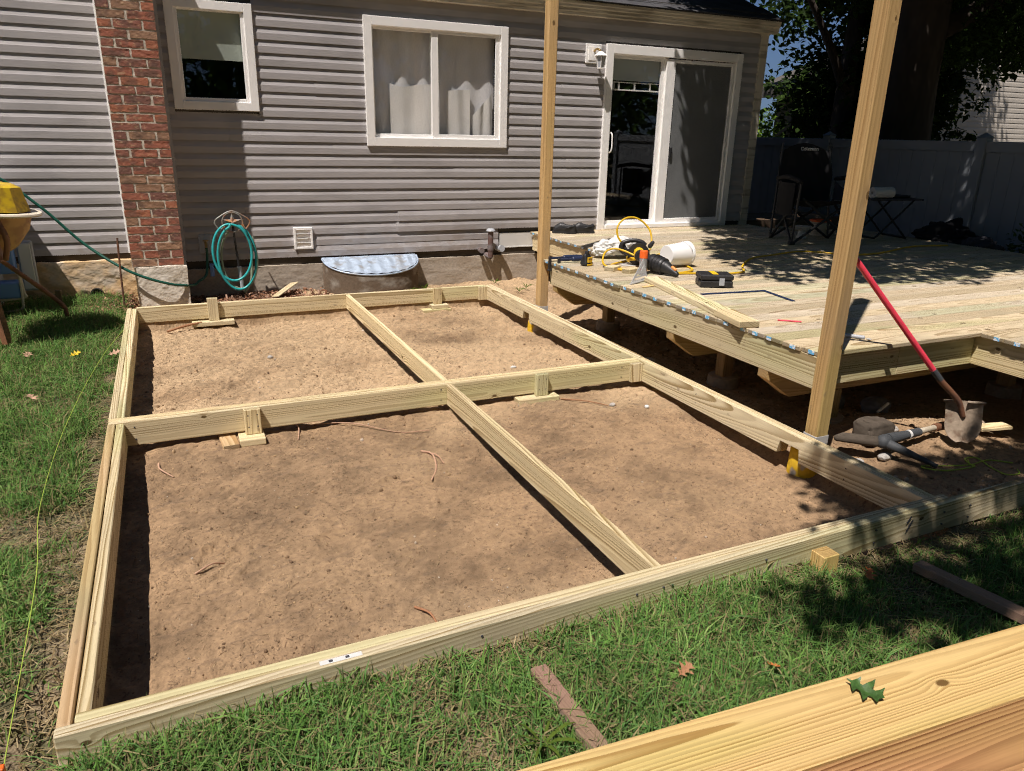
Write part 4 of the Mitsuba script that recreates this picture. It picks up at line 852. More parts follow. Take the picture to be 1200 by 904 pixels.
def stone(x, y, r, mat, label=None, sq=(1, .8, .6), seed=0, name='stone', z=None, cat='stone', flat=False, rz=0.0, sink=.35):
    m = trimesh.creation.icosphere(3); v = m.vertices
    if flat: v = np.sign(v) * np.abs(v) ** .45
    d = .8 + .4 * meshkit.fbm(v * 1.7 + seed * 3.1, 3, seed)
    m.vertices = v * d[:, None] * r * np.array(sq); m = tr(m, rz=rz)
    z = float1(gz(x, y)) if z is None else z
    m.apply_translation([x, y, z + r * sq[2] * (1 - sink)])
    add(name, m, mat, smooth=35, label=label, cat=cat)
stone(3.66, -5.17, .10, 'sill_dark', 'dark squarish stone behind the mattock head', (1.1, .8, .75), 1, flat=True)
stone(3.815, -5.13, .055, 'rock', 'flat pale stone flake on the dirt mound behind the mattock', (1.2, 1, .28), 2, flat=True)
stone(4.22, -4.72, .09, 'rock_grey', 'grey rock in the shade under the front of the deck', (1.2, .9, .7), 3)
stone(4.02, -4.55, .07, 'rock_grey', 'rounded grey rock under the deck behind the front post', (1, 1, .9), 4)
stone(3.55, -5.36, .035, 'rock', 'small pale stone beside the front post base', (1.2, .9, .7), 5)
stone(3.42, -5.30, .03, 'rock', 'smallest pale stone close to the front post base', (1, .9, .7), 6)
stone(3.27, -4.02, .05, 'rock', 'pinkish stone on the bank beside the right rim of the frame', (1.2, .9, .7), 7)
stone(3.24, -3.30, .10, 'rock', 'flat pale rubble on the bank below the deck edge', (1.6, 1.0, .35), 8)
stone(3.38, -2.28, .06, 'rock', 'pale rubble piece near the back post', (1.2, .9, .6), 9); stone(3.30, -2.12, .045, 'rock', 'whitish rubble piece right behind the back post', (1, .9, .8), 10)
stone(4.48, -5.20, .09, 'dirty_steel', 'brown clod of earth right of the shovel blade', (1.2, 1, .6), 12)
add('wood_sliver', blob([(4.02, -4.90, -.13, .008), (4.14, -4.87, -.10, .010)]), 'dull_white', smooth=True, label='whitish splinter of wood on the crest of the dirt mound', cat='wood')
m, uv = board((4.42, -5.30, -.15), (4.62, -5.36, -.14), .02, .085, up=(0, 1, 0)); add('wood_shim', m, 'wood_frame', uv=uv, label='pale ribbed wood piece right of the shovel blade', cat='shim')
st = [(3.95, -5.575, -.14), (3.90, -5.62, -.135), (3.86, -5.67, -.14), (3.70, -5.63, -.14), (3.62, -5.56, -.135), (3.64, -5.53, -.14), (3.72, -5.585, -.14), (3.88, -5.64, -.14), (4.05, -5.62, -.14), (4.15, -5.70, -.14)]
st2 = [(3.86, -5.67, -.135), (3.93, -5.57, -.13), (4.02, -5.58, -.14), (4.0, -5.68, -.14), (3.97, -5.78, -.14), (4.05, -5.80, -.135), (4.10, -5.76, -.14)]
gg = lambda L: [(a, b, float1(gz(a, b)) + .008) for a, b, c in L]
add('mason_line', [tube(gg(st), .0032, 5, 8), tube(gg(st2), .0032, 5, 8)], 'string_green', smooth=True, label='tangled lime green mason line on the dirt by the front rim', cat='string')

# lumber stack in the foreground
yw = (-6.862, -7.10, -7.34)
for q, (y_, mt, lab) in enumerate(((yw[0], 'wood_gold', 'wide golden board with a dark knot at the far side of the lumber stack'), (yw[1], 'wood_wet', 'reddish wet looking board at the bottom right corner, nearer than the golden one'))):
    sl = -.064
    m, uv = board((-.55, y_ - sl * 1.7, .035), (4.6, y_ + sl * 3.5 - .012, .035), .038, .232, up=(0, 1, 0), c=.006, seed=(11, 23, 37)[q]); add('lumber_board', m, mt, uv=uv, label=lab, cat='board')
for x0, lab in ((0.895, 'reddish old batten in the grass under the left part of the lumber stack'), (2.62, 'reddish old batten in the grass under the right part of the lumber stack')):
    m, uv = board((x0 - .012 if x0 < 1 else x0 - .03, -6.30, -.062 if x0 < 1 else -.10), (x0 + .02 if x0 < 1 else x0 + .05, -7.4, -.04), .04, .055, up=(1, 0, 0), c=.004); add('batten', m, 'wood_red', uv=uv, label=lab, cat='batten')
# oak leaf on the lumber
def oak_leaf(L):
    pts = [(0, 0)]
    lob = [(.13, .03), (.20, .18), (.27, .30), (.31, .12), (.38, .09), (.50, .26), (.60, .46), (.64, .28), (.62, .12), (.72, .09), (.82, .20), (.90, .30), (.90, .13), (1.0, .0)]
    up = [(a, b) for a, b in lob]; dn = [(a, -b) for a, b in reversed(lob[:-1])]
    return Polygon([(x * L, y * L) for x, y in pts + up + dn]).union(Polygon([(0.08 * L, 0), (.3 * L, .13 * L), (.7 * L, .12 * L), (L, 0), (.7 * L, -.12 * L), (.3 * L, -.13 * L)])).buffer(L * .035).buffer(-L * .02)
def leaf_mesh(L, loc, rz, tilt=(0.1, 0.1)):
    m = trimesh.creation.extrude_polygon(oak_leaf(L), .0006, engine='earcut'); m = m.subdivide()
    m = m.subdivide(); m.vertices[:, 2] += .30 * np.abs(m.vertices[:, 1]) + .8 * (m.vertices[:, 0] / L - .45) ** 2 * L * .5 + .02 * L * np.sin(m.vertices[:, 1] / L * 14 + m.vertices[:, 0] / L * 9)
    return tr(m, loc, rz, tilt[0], tilt[1])
pr('leaf_green', proc(lambda p, n, uv: mi.Color3f(0.045, 0.10, 0.022) * (0.55 + 0.9 * fbm(p.x * 90, p.y * 90, 1.0))), 0.45); pr('leaf_brown', (0.33, 0.16, 0.08), 0.8); pr('leaf_yellow', (0.75, 0.50, 0.02), 0.6); pr('leaf_orange', (0.50, 0.15, 0.04), 0.7); pr('leaf_tan', (0.48, 0.30, 0.20), 0.8)
add('oak_leaf', leaf_mesh(.10, (1.60, -6.815, .066), -1.15), 'leaf_green', smooth=False, label='dark green oak leaf lying on the golden lumber board', cat='leaf')
for x, y, rz, L, mt, lab in ((-.74, -2.19, .4, .07, 'leaf_yellow', 'bright yellow leaf in the lawn by the frame'), (-1.02, -2.1, 1.4, .07, 'leaf_tan', 'tan leaf in the lawn at the left picture edge'), (-.50, -2.26, .2, .08, 'leaf_tan', 'tan leaf close to the left rim, right of the yellow leaf'),
                             (-.83, -3.13, 2.2, .08, 'leaf_tan', 'pale tan leaf in the lawn left of the middle beam'), (2.28, -6.33, .7, .065, 'leaf_orange', 'orange leaf in the shaded grass below the yellow wood block'), (1.25, -6.52, .3, .06, 'leaf_brown', 'brown leaf in the grass right of the left batten'), (1.58, -6.60, 2.9, .045, 'leaf_orange', 'orange brown leaf in the grass near the lumber stack')):
    add('fallen_leaf', leaf_mesh(L, (x, y, float1(gz(x, y)) + .055), rz, (.3, -.2)), mt, label=lab, cat='leaf')

# string line over the left lawn
sl_ = [(-.35, -1.0, -.03), (-.52, -2.3, .0), (-.62, -3.6, .0), (-.635, -4.6, -.015), (-.57, -5.25, .0), (-.538, -6.15, -.03)]
add('string_line', tube(sl_, .0017, 5, 6), 'string_line_green', smooth=True, label='yellow green string line stretched along the lawn beside the frame', cat='string')
add('marker_stake', [bx(-.549, -.529, -6.17, -6.15, -.2, .0, .002)], 'orange_cap', label='orange marker stake at the near end of the string line', cat='stake')

# garden hose and star shaped hanger
pts = [(-1.75, -.65, 1.27), (-1.31, -.42, 1.11), (-.99, -.42, .835), (-.70, -.45, .51), (-.375, -.60, .282), (-.08, -.60, .155), (.125, -.48, .105), (.20, -.25, .10), (.27, -.16, .14), (.298, -.115, .30), (.30, -.11, .395)]
add('garden_hose', tube(pts, .0125, 10, 8), 'hose_green', smooth=True, label='dark green garden hose hanging across from the left edge to the spigot', cat='hose')
k = thing('hose_hanger', 'metal hose hanger with a five pointed star on a stake beside the chimney', 'hose hanger')
HY = -.26
add('stake', [tube([(.595, HY + .03, -.25), (.57, HY + .02, .28), (.552, HY + .01, .62)], .011, 8, 4)], 'black_metal', k, smooth=True)
add('sleeve', cyl((.588, HY + .02, -.02), (.577, HY + .015, .22), .019, 10), 'panel_grey', k, smooth=30)
V, Fc = [], []
cxs, czs = .548, .655
for q in range(10):
    r = .085 if q % 2 == 0 else .034; a = math.pi / 2 + q * math.pi / 5; V.append((cxs + r * math.cos(a), HY - .045, czs + r * math.sin(a)))
V += [(cxs, HY - .075, czs), (cxs, HY - .030, czs)]
for q in range(10): Fc += [[q, 10, (q + 1) % 10], [q, (q + 1) % 10, 11]]
add('star', trimesh.Trimesh(V, Fc, process=False), 'star_metal', k)
sh = [(cxs + .165 * math.cos(a) * (1 if abs(math.sin(a)) < .6 else .92), HY - .04, czs + .10 * math.sin(a)) for a in np.linspace(math.pi / 2, math.pi * 2.5, 6)]
add('shield', [tube([(cxs - .10, HY - .04, czs - .105), (cxs - .16, HY - .04, czs), (cxs - .10, HY - .04, czs + .06), (cxs, HY - .04, czs + .105), (cxs + .10, HY - .04, czs + .06), (cxs + .16, HY - .04, czs), (cxs + .10, HY - .04, czs - .09)], .007, 6, 4), tr(trimesh.creation.torus(.092, .006, 32, 8), (cxs, HY - .04, czs), rx=math.pi / 2),
               tube([(cxs - .10, HY + .06, czs - .03), (cxs - .11, HY - .06, czs - .06), (cxs - .08, HY - .14, czs - .03)], .006, 6, 4), tube([(cxs + .10, HY + .06, czs - .03), (cxs + .11, HY - .06, czs - .06), (cxs + .08, HY - .14, czs - .03)], .006, 6, 4)], 'star_metal', k, smooth=True)
def loop(cx, cz, rx, rz, y0, y1, a0=0, a1=2 * math.pi, n=24, top=.0):
    return [(cx + rx * math.cos(a), y0 + (y1 - y0) * (a - a0) / (a1 - a0), cz + rz * math.sin(a) * (1 + top * math.sin(a))) for a in np.linspace(a0, a1, n)]
Lp = math.pi / 2
coil = loop(.52, .37, .175, .27, HY - .06, HY - .10, Lp, Lp + 2 * math.pi) + loop(.56, .32, .175, .31, HY - .11, HY - .04, Lp, Lp + 2 * math.pi)[1:]
add('hose_coil', tube(coil, .0125, 8, 3), 'hose_teal', smooth=True, label='teal garden hose coiled over the star hanger', cat='hose')
coil2 = [(.46, HY + .0, .58)] + loop(.585, .30, .165, .30, HY - .02, HY + .02, Lp + .5, Lp + 5.4) + [(.68, HY, .10), (.60, HY - .05, -.03)]
add('hose_coil', tube(coil2, .0115, 8, 3), 'hose_olive', smooth=True, label='olive hose length hanging behind the teal coil', cat='hose')
k = thing('hose_nozzle', 'small blue valve below the spigot in the shade', 'nozzle')
add('body', cyl((.33, -.13, .12), (.33, -.14, .24), .02, 10), 'blue_plastic', k, smooth=30); add('lever', cyl((.30, -.13, .20), (.36, -.15, .22), .008, 8), 'black_plastic', k)
add('rusty_rod', tube([(-.455, -.62, -.12), (-.447, -.61, .25), (-.434, -.60, .578)], .009, 6, 3), 'rust_steel', smooth=True, label='thin rusty rod stuck upright in the ground before the golden foundation', cat='rod')
m, uv = board((.86, -.47, -.06), (1.10, -.20, .02), .012, .10, up=(1, -.9, .3)); add('scrap_board', m, 'wood_frame', uv=uv, label='pale scrap board leaning on the mulch left of the window well', cat='board')
add('stick', tube([(-.13, -1.02, -.19), (.02, -.96, -.165), (.16, -.93, -.15)], [.009, .012, .008], 6, 4), 'wood_red', smooth=True, label='reddish stick lying at the back left corner inside the frame', cat='stick')
scene['stick']['bsdf'] = {'type': 'ref', 'id': 'leaf_brown'}

# cement mixer at the left edge
k = thing('cement_mixer', 'yellow cement mixer with a brown steel stand at the left picture edge', 'cement mixer')
MX = (-1.214, -1.498, 0.913)
def MXT(m): return tr(m, MX, ry=0.10)
add('upper_drum', MXT(lathe([(0, .20), (.21, .20), (.245, .185), (.30, .02), (0, .02)], 10)), 'mixer_yellow', k, smooth=20)
add('lower_drum', MXT(lathe([(0, -.27), (.17, -.27), (.21, -.235), (.285, -.11), (.305, -.0), (0, 0)], 28)), 'mixer_tan', k, smooth=30)
add('ring_gear', MXT(lathe([(.29, -.006), (.365, -.006), (.372, .004), (.365, .014), (.29, .014)], 48)), 'trim_beige', k, smooth=30)
add('yoke', [tube([(-1.185, -1.842, 0.965), (-1.138, -1.833, 0.755), (-1.166, -1.785, 0.564)], .035, 8, 4), tube([(-1.090, -1.785, 0.889), (-1.052, -1.766, 0.736), (-1.090, -1.708, 0.592)], .02, 8, 4)], 'mixer_brown', k, smooth=True)
add('motor_box', bx(-1.43, -1.11, -1.80, -1.59, .565, .87, .02), 'mixer_brown', k)
add('leg', tube([(-1.243, -1.670, 0.640), (-1.190, -1.661, -0.029)], .034, 4, sm=False), 'mixer_brown', k); add('leg', tube([(-1.721, -1.670, 0.640), (-1.816, -1.661, -0.029)], .034, 4, sm=False), 'mixer_brown', k)
add('brace', tube([(-1.281, -1.259, 0.602), (-1.157, -1.173, 0.449), (-0.889, -1.039, 0.124), (-0.860, -1.020, 0.009)], .018, 8, 3), 'mixer_brown', k, smooth=True)
add('axle', cyl((-1.721, -1.355, 0.545), (-1.166, -1.355, 0.545), .025, 10), 'mixer_brown', k, smooth=30)
m, uv = board((-.968, -.5, -.15), (-.962, -.5, .13), .03, .045, up=(1, 0, 0)); add('wooden_stake', m, 'wood_dark', uv=uv, label='dark wooden stake in the grass near the foundation', cat='stake')
k = thing('hand_cart', 'blue and grey cart parked behind the cement mixer', 'cart')
add('panel', [bx(-1.22, -1.10, -.46, -.42, .13, .56, .02)], 'panel_grey', k); add('panel_rim', [bx(-1.205, -1.115, -.475, -.46, .15, .54, .01)], 'dull_white', k)
add('tray', [bx(-1.50, -1.235, -.56, -.45, .30, .66, .01), bx(-1.50, -1.22, -.62, -.45, .10, .235, .01)], 'blue_plastic', k)
add('frame', [tube([(-1.26, -.6, .34), (-1.215, -.6, .33), (-1.20, -.6, .15), (-1.215, -.6, .10), (-1.5, -.6, .085)], .012, 8, 6), tube([(-1.21, -.62, .30), (-1.215, -.62, .08), (-1.25, -.62, .0), (-1.5, -.62, -.015)], .010, 8, 6)], 'trim_beige', k, smooth=True)
add('stick', tube([(-1.6, -.35, -.02), (-1.27, -.32, -.005)], .018, 8, sm=False), 'leaf_tan', smooth=30, label='pale stick lying in the grass below the blue cart', cat='stick')
add('shadow_box', [bx(-3.2, -1.42, -.95, -.07, -.3, .80), bx(-3.25, -1.30, -1.0, -.07, .80, 1.02, .01)], 'panel_grey', H, label='unseen box added at the left end of the wall to cast its slanting shadow')  # unseen box, added only to throw the slanting shadow on the wall

# ------------------------------------------------------------------ fence, neighbours, trees
FE = thing('vinyl_fence', 'grey vinyl privacy fence along the right side of the yard', 'fence')
FX = 9.14
ys = [.70 - 2.42 * q for q in range(-2, 4)]
for y_ in ys:
    add('post', [bx(FX - .065, FX + .065, y_ - .065, y_ + .065, -.45, 1.60, .008)], 'fence_vinyl', FE)
    add('cap', trimesh.Trimesh([(FX - .075, y_ - .075, 1.60), (FX + .075, y_ - .075, 1.60), (FX + .075, y_ + .075, 1.60), (FX - .075, y_ + .075, 1.60), (FX, y_, 1.66)]).convex_hull, 'fence_vinyl', FE)
for a, b in zip(ys[1:], ys[:-1]):
    add('rail', bx(FX - .045, FX + .045, a + .066, b - .066, 1.43, 1.555, .006), 'fence_vinyl', FE); add('rail', bx(FX - .045, FX + .045, a + .066, b - .066, -.35, -.22, .006), 'fence_vinyl', FE)
    for q in range(13):
        w = (b - a - .132) / 13; y0 = a + .066 + q * w
        add('picket', bx(FX - .018, FX + .018, y0 + .0015, y0 + w - .0015, -.22, 1.43, .003), 'fence_vinyl', FE)
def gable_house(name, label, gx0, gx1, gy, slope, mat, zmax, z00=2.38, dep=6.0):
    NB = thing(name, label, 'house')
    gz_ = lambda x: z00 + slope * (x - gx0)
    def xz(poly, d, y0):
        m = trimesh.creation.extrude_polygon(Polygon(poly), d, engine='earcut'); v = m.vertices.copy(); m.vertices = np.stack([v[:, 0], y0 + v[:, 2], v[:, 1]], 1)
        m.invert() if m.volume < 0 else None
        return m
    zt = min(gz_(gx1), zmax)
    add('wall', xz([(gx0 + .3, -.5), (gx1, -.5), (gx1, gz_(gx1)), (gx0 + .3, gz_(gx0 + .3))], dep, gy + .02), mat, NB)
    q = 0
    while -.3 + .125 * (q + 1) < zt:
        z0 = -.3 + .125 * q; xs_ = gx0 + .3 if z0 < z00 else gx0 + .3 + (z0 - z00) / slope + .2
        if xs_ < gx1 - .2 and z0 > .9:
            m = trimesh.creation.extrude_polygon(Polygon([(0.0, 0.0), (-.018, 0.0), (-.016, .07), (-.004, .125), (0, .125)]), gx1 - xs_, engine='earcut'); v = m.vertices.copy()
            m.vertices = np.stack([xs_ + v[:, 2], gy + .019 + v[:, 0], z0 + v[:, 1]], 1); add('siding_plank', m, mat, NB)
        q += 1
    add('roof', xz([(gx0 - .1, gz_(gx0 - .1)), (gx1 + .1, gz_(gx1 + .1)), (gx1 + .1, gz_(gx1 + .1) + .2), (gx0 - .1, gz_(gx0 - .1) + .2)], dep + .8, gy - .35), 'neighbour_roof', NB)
pr('shaded_gable_siding', proc(lambda p, n, uv: mi.Color3f(0.10, 0.085, 0.07) * (0.8 + 0.4 * fbm(p.x, p.z * 3, 1.0))), 0.8)  # deep shade on the gable is put into this dark siding colour
gable_house('neighbour_gable', 'neighbouring gable behind the fence with its deep shade painted into the siding, left of the big trunk', 12.2, 15.3, 5.0, .38, 'shaded_gable_siding', 5, 2.42, .5)  # left gable split off as its own building to carry the painted shade
gable_house('neighbour_house', 'beige sided house with sun streaks behind the fence at the right edge', 15.6, 26.0, 5.3, .25, 'neighbour_siding', 7, 5.2, 1.0)

def leaves(pos, size, cols, rg, droop=.3, wid=.5):
    """Leaf cards: each a folded pointed leaf of four triangles."""
    n = len(pos); s = size * rg.uniform(.65, 1.3, n)
    th_ = rg.uniform(0, 2 * math.pi, n); el = rg.normal(-droop, .45, n); ro = rg.normal(0, .7, n)
    X = np.stack([np.cos(th_) * np.cos(el), np.sin(th_) * np.cos(el), np.sin(el)], 1)
    Y0 = np.stack([-np.sin(th_), np.cos(th_), 0 * th_], 1); Z0 = np.cross(X, Y0)
    Y = Y0 * np.cos(ro)[:, None] + Z0 * np.sin(ro)[:, None]; Z = np.cross(X, Y)
    s = s[:, None]
    A = pos; B = pos + X * s * .5 + Z * s * .05; Ct = pos + X * s; L = pos + X * s * .45 + Y * s * wid * .5 + Z * s * .14; R_ = pos + X * s * .45 - Y * s * wid * .5 + Z * s * .14
    V = np.stack([A, B, Ct, L, R_], 1).reshape(-1, 3); b = np.arange(n)[:, None] * 5
    F_ = np.concatenate([b + [0, 1, 3], b + [1, 2, 3], b + [0, 4, 1], b + [1, 4, 2]], 0)
    c = cols[rg.integers(0, len(cols), n)] * rg.uniform(.7, 1.3, (n, 1)); c = np.repeat(c, 5, 0)
    return trimesh.Trimesh(V, F_, process=False), np.clip(c, 0, 1)
GREEN = np.array([(.055, .10, .025), (.045, .085, .02), (.07, .12, .03), (.06, .10, .04)])
LIME = np.array([(.16, .27, .03), (.12, .22, .03), (.2, .3, .05)])
def clump(centres, radii, n, rg, flat=.7):
    k_ = rg.integers(0, len(centres), n); u = rg.normal(0, 1, (n, 3)); u /= np.linalg.norm(u, axis=1, keepdims=True)
    return centres[k_] + u * (radii[k_] * rg.uniform(.3, 1, n) ** .6)[:, None] * [1, 1, flat]
def inside(P, poly):
    x, y = P[:, 0], P[:, 1]; r = np.zeros(len(P), bool); j = len(poly) - 1
    for i in range(len(poly)):
        (xi_, yi_), (xj, yj) = poly[i], poly[j]
        r ^= ((yi_ > y) != (yj > y)) & (x < (xj - xi_) * (y - yi_) / (yj - yi_ + 1e-12) + xi_); j = i
    return r
rg = np.random.default_rng(11)
# the big maple over the deck: its boughs hang above the deck, higher than the picture shows
TR = thing('shade_tree', 'large dark tree trunk beyond the fence with boughs spreading over the deck', 'tree')
tx, ty = 10.75, 0.75
add('trunk', tube([(tx, ty, -.5), (tx, ty, .6), (tx - .1, ty, 2.4), (tx - .2, ty - .1, 4.2), (tx - .1, ty - .2, 7.0), (tx, ty, 10)], [.62, .47, .42, .40, .32, .16], 18, 6), 'bark', TR, smooth=True)
limbs = [[(tx - .15, ty, 3.6), (8.6, -.6, 5.2), (6.2, -1.8, 6.2), (3.8, -3.2, 6.6)], [(tx - .1, ty, 3.4), (10.2, -2.6, 5.0), (8.6, -5.2, 6.4), (7.2, -7.4, 7.0)], [(tx, ty, 4.2), (11.8, 2.6, 6), (13.5, 4.5, 7)], [(tx - .1, ty, 4.6), (9.6, 2.2, 6.6), (7.8, 3.6, 7.8)], [(tx - .1, ty, 5), (8.2, -3, 7.4), (5.8, -5, 8)], [(tx, ty, 3.0), (12.3, -.2, 4.0), (13.6, -.8, 4.6)]]
for L in limbs: add('limb', tube(L, [.17, .10, .045], 8, 6), 'bark', TR, smooth=True)
zone = [(6.85, .9), (6.45, .2), (5.45, -1.3), (4.75, -2.3), (4.35, -3.2), (4.55, -3.62), (5.2, -3.75), (5.9, -3.95), (7.0, -4.4), (9.2, -4.6), (13, -4.5), (13, 3.6), (9, 4.0), (7.0, 2.6)]
ctr = np.stack([rg.uniform(4.2, 13, 2600), rg.uniform(-4.7, 6, 2600)], 1); ctr = ctr[inside(ctr + rg.normal(0, .12, ctr.shape), zone)]
edge = np.clip((ctr[:, 0] - 4.4) / 2.8, 0, 1) * np.clip((ctr[:, 1] + 4.3) / 1.6, 0, 1)          # thinner where the dapples begin
ctr = ctr[rg.uniform(0, 1, len(ctr)) < .20 + .80 * edge]
h = rg.uniform(2.9, 5.6, len(ctr))
C3 = np.stack([ctr[:, 0] - .44 * h, ctr[:, 1] - .32 * h, .43 + h], 1)
el_ = lambda Q: (Q[:, 2] - CAM[2]) / np.hypot(Q[:, 0] - CAM[0], Q[:, 1] - CAM[1])
for _ in range(6):
    low = el_(C3) < .26; h[low] += .5; C3 = np.stack([ctr[:, 0] - .44 * h, ctr[:, 1] - .32 * h, .43 + h], 1)
Lp_ = clump(C3, rg.uniform(.2, .42, len(C3)), 120000, rg, .6)
sh_ = Lp_[:, :2] + (Lp_[:, 2:] - .43) * [.44, .32]
Lp_ = Lp_[inside(sh_ + rg.normal(0, .05, sh_.shape), zone)]
# visible hanging foliage at the right and the crown mass behind the fence
C4 = np.array([(12.0, .2, 3.6), (12.8, -.6, 3.3), (13.4, .6, 4.2), (12.4, -1.0, 4.2), (11.6, 1.6, 4.2), (12.6, 1.6, 3.3), (13.6, -.2, 3.7), (14.2, .8, 4.6), (11.6, .2, 4.8), (10.9, 2.2, 5.0), (13.2, -.4, 4.9), (14.4, -.9, 4.2), (13.0, -1.4, 3.5), (13.8, -1.6, 4.1), (14.6, -1.7, 4.6), (12.2, -1.4, 3.4), (13.0, -.2, 2.9), (13.8, -.4, 3.1)])
C4b = np.stack([rg.uniform(11.2, 15.5, 70), rg.uniform(-2.2, 2.2, 70), rg.uniform(2.6, 6.0, 70)], 1); C4b = C4b[el_(C4b) > .078 + .05 * rg.uniform(0, 1, 70)]
C4 = np.vstack([C4, C4b])
L2 = clump(C4, np.full(len(C4), .7), 26000, rg, .8)
m, c = leaves(np.vstack([Lp_, L2]), .135, GREEN, rg, .35); add('crown', m, 'leaf', TR, color=c)
# slimmer tree further back and the dark crowns behind the house corner
TR2 = thing('slim_tree', 'slim dark tree trunk behind the fence, left of the big trunk', 'tree')
add('trunk', tube([(12.1, 3.2, -.5), (12.0, 3.2, 2.0), (11.9, 3.1, 5)], [.24, .18, .12], 12, 5), 'bark', TR2, smooth=True); add('limb', tube([(11.95, 3.15, 2.4), (11.2, 3.0, 3.2), (10.2, 2.9, 4.2)], [.10, .04], 8, 5), 'bark', TR2, smooth=True); add('limb', tube([(12.0, 3.15, 2.2), (12.8, 3.0, 3.2), (13.4, 2.9, 4.6)], [.10, .04], 8, 5), 'bark', TR2, smooth=True)
C5 = np.stack([rg.uniform(9.6, 17.0, 150), rg.uniform(2.0, 4.4, 150), rg.uniform(3.2, 6.4, 150)], 1)
C5b = np.stack([rg.uniform(11.2, 15.2, 110), rg.uniform(2.6, 4.4, 110), rg.uniform(.6, 3.6, 110)], 1)
C5 = np.vstack([C5, C5b])
sx = C5[:, 0] / (C5[:, 1] - CAM[1]); se = el_(C5)
C5 = C5[~((sx < 1.10) & (se > .0) & (se < .145)) & ~((sx < .97) & (se < .145)) & ~(C5[:, 0] < 10.9)]
C5g = np.stack([rg.uniform(10.8, 13.6, 60), rg.uniform(3.4, 4.4, 60), rg.uniform(1.9, 3.7, 60)], 1); C5s = np.stack([rg.uniform(14.5, 17, 26), rg.uniform(2.2, 4.4, 26), rg.uniform(5.4, 8, 26)], 1)
m, c = leaves(np.vstack([clump(C5, rg.uniform(.35, .75, len(C5)), 42000, rg, .8), clump(C5g, np.full(60, .38), 3000, rg, .8), clump(C5s, np.full(26, .9), 9000, rg, .8)]), .17, GREEN * .7, rg, .35); add('crown', m, 'leaf', TR2, color=c)
TR3 = thing('backdrop_tree', 'dark leafy tree mass beyond the neighbouring house', 'tree')
add('trunk', tube([(15, 13, -.5), (15, 13, 6)], [.4, .25], 10, sm=False), 'bark', TR3, smooth=True)
C6 = np.stack([rg.uniform(8, 26, 90), rg.uniform(11, 16, 90), rg.uniform(5.5, 12, 90)], 1)
m, c = leaves(clump(C6, rg.uniform(.8, 1.6, len(C6)), 9000, rg, .8), .42, GREEN * .8, rg, .35); add('crown', m, 'leaf', TR3, color=c)
BU = thing('garden_bush', 'bright green sunlit bush just right of the house corner', 'bush')
C7 = np.array([(11.75, 5.2, 1.75), (11.55, 5.3, 1.4), (11.95, 5.2, 1.35), (11.7, 5.3, .8)])
add('stem', tube([(11.75, 5.3, -.4), (11.75, 5.3, 1.2)], .04, 6, sm=False), 'bark', BU); m, c = leaves(clump(C7, np.full(4, .5), 1500, rg, .9), .11, LIME, rg, .2); add('crown', m, 'leaf', BU, color=c)
SB = thing('leafy_shrub', 'dark shrub at the right picture edge in front of the fence', 'shrub')
C8 = np.array([(8.75, -2.95, .2), (8.7, -3.2, .55), (8.8, -2.85, .5), (8.75, -3.3, .95), (8.85, -3.1, 1.1), (8.8, -2.7, .12)])
for q in range(5): add('stem', tube([(8.8, -3.1, -.3), (8.78 + .04 * q, -3.1 + .1 * (q - 2), .4), (8.75, -3.1 + .22 * (q - 2), 1.0)], [.012, .006], 5, 4), 'bark', SB, smooth=True)
m, c = leaves(clump(C8, np.full(6, .33), 1100, rg, .9), .085, GREEN, rg, .2); add('crown', m, 'leaf', SB, color=c)
# oak whose bough shades the near right corner
OK_ = thing('oak_tree', 'oak standing right of the camera, its bough shading the front right corner of the frame', 'tree')
add('trunk', tube([(7.2, -9.8, -.5), (7.1, -9.7, 2), (6.9, -9.6, 4.5), (6.8, -9.5, 8)], [.5, .38, .32, .2], 14, 5), 'bark', OK_, smooth=True)
add('limb', tube([(6.95, -9.65, 4.0), (4.5, -8.9, 5.2), (2.2, -8.3, 5.6), (.4, -7.9, 5.5)], [.2, .12, .05], 8, 6), 'bark', OK_, smooth=True)
zA = [(1.80, -6.52), (1.88, -6.25), (2.4, -6.20), (3.0, -6.24), (4, -6.3), (5.5, -6.5), (5.5, -6.9), (3, -6.68), (2.3, -6.6)]
zB = [(2.45, -6.0), (2.75, -5.62), (3.05, -5.42), (3.3, -5.5), (3.8, -5.52), (4.3, -5.5), (4.9, -5.35), (6.5, -5.6), (6.5, -6.25), (2.9, -6.12)]
ctr = np.stack([rg.uniform(1.6, 6.5, 700), rg.uniform(-7, -5.2, 700)], 1); ctr = ctr[inside(ctr, zA) | inside(ctr, zB)]
h = rg.uniform(3.6, 5.6, len(ctr)); C3 = np.stack([ctr[:, 0] - .44 * h, ctr[:, 1] - .32 * h, -.1 + h], 1)
Lp_ = clump(C3, rg.uniform(.10, .26, len(C3)), 9000, rg, .6); sh_ = Lp_[:, :2] + (Lp_[:, 2:] + .1) * [.44, .32]; jt = sh_ + rg.normal(0, .13, sh_.shape); Lp_ = Lp_[inside(jt, zA) | inside(jt, zB)]
m, c = leaves(Lp_, .12, GREEN, rg, .3); add('crown', m, 'leaf', OK_, color=c)
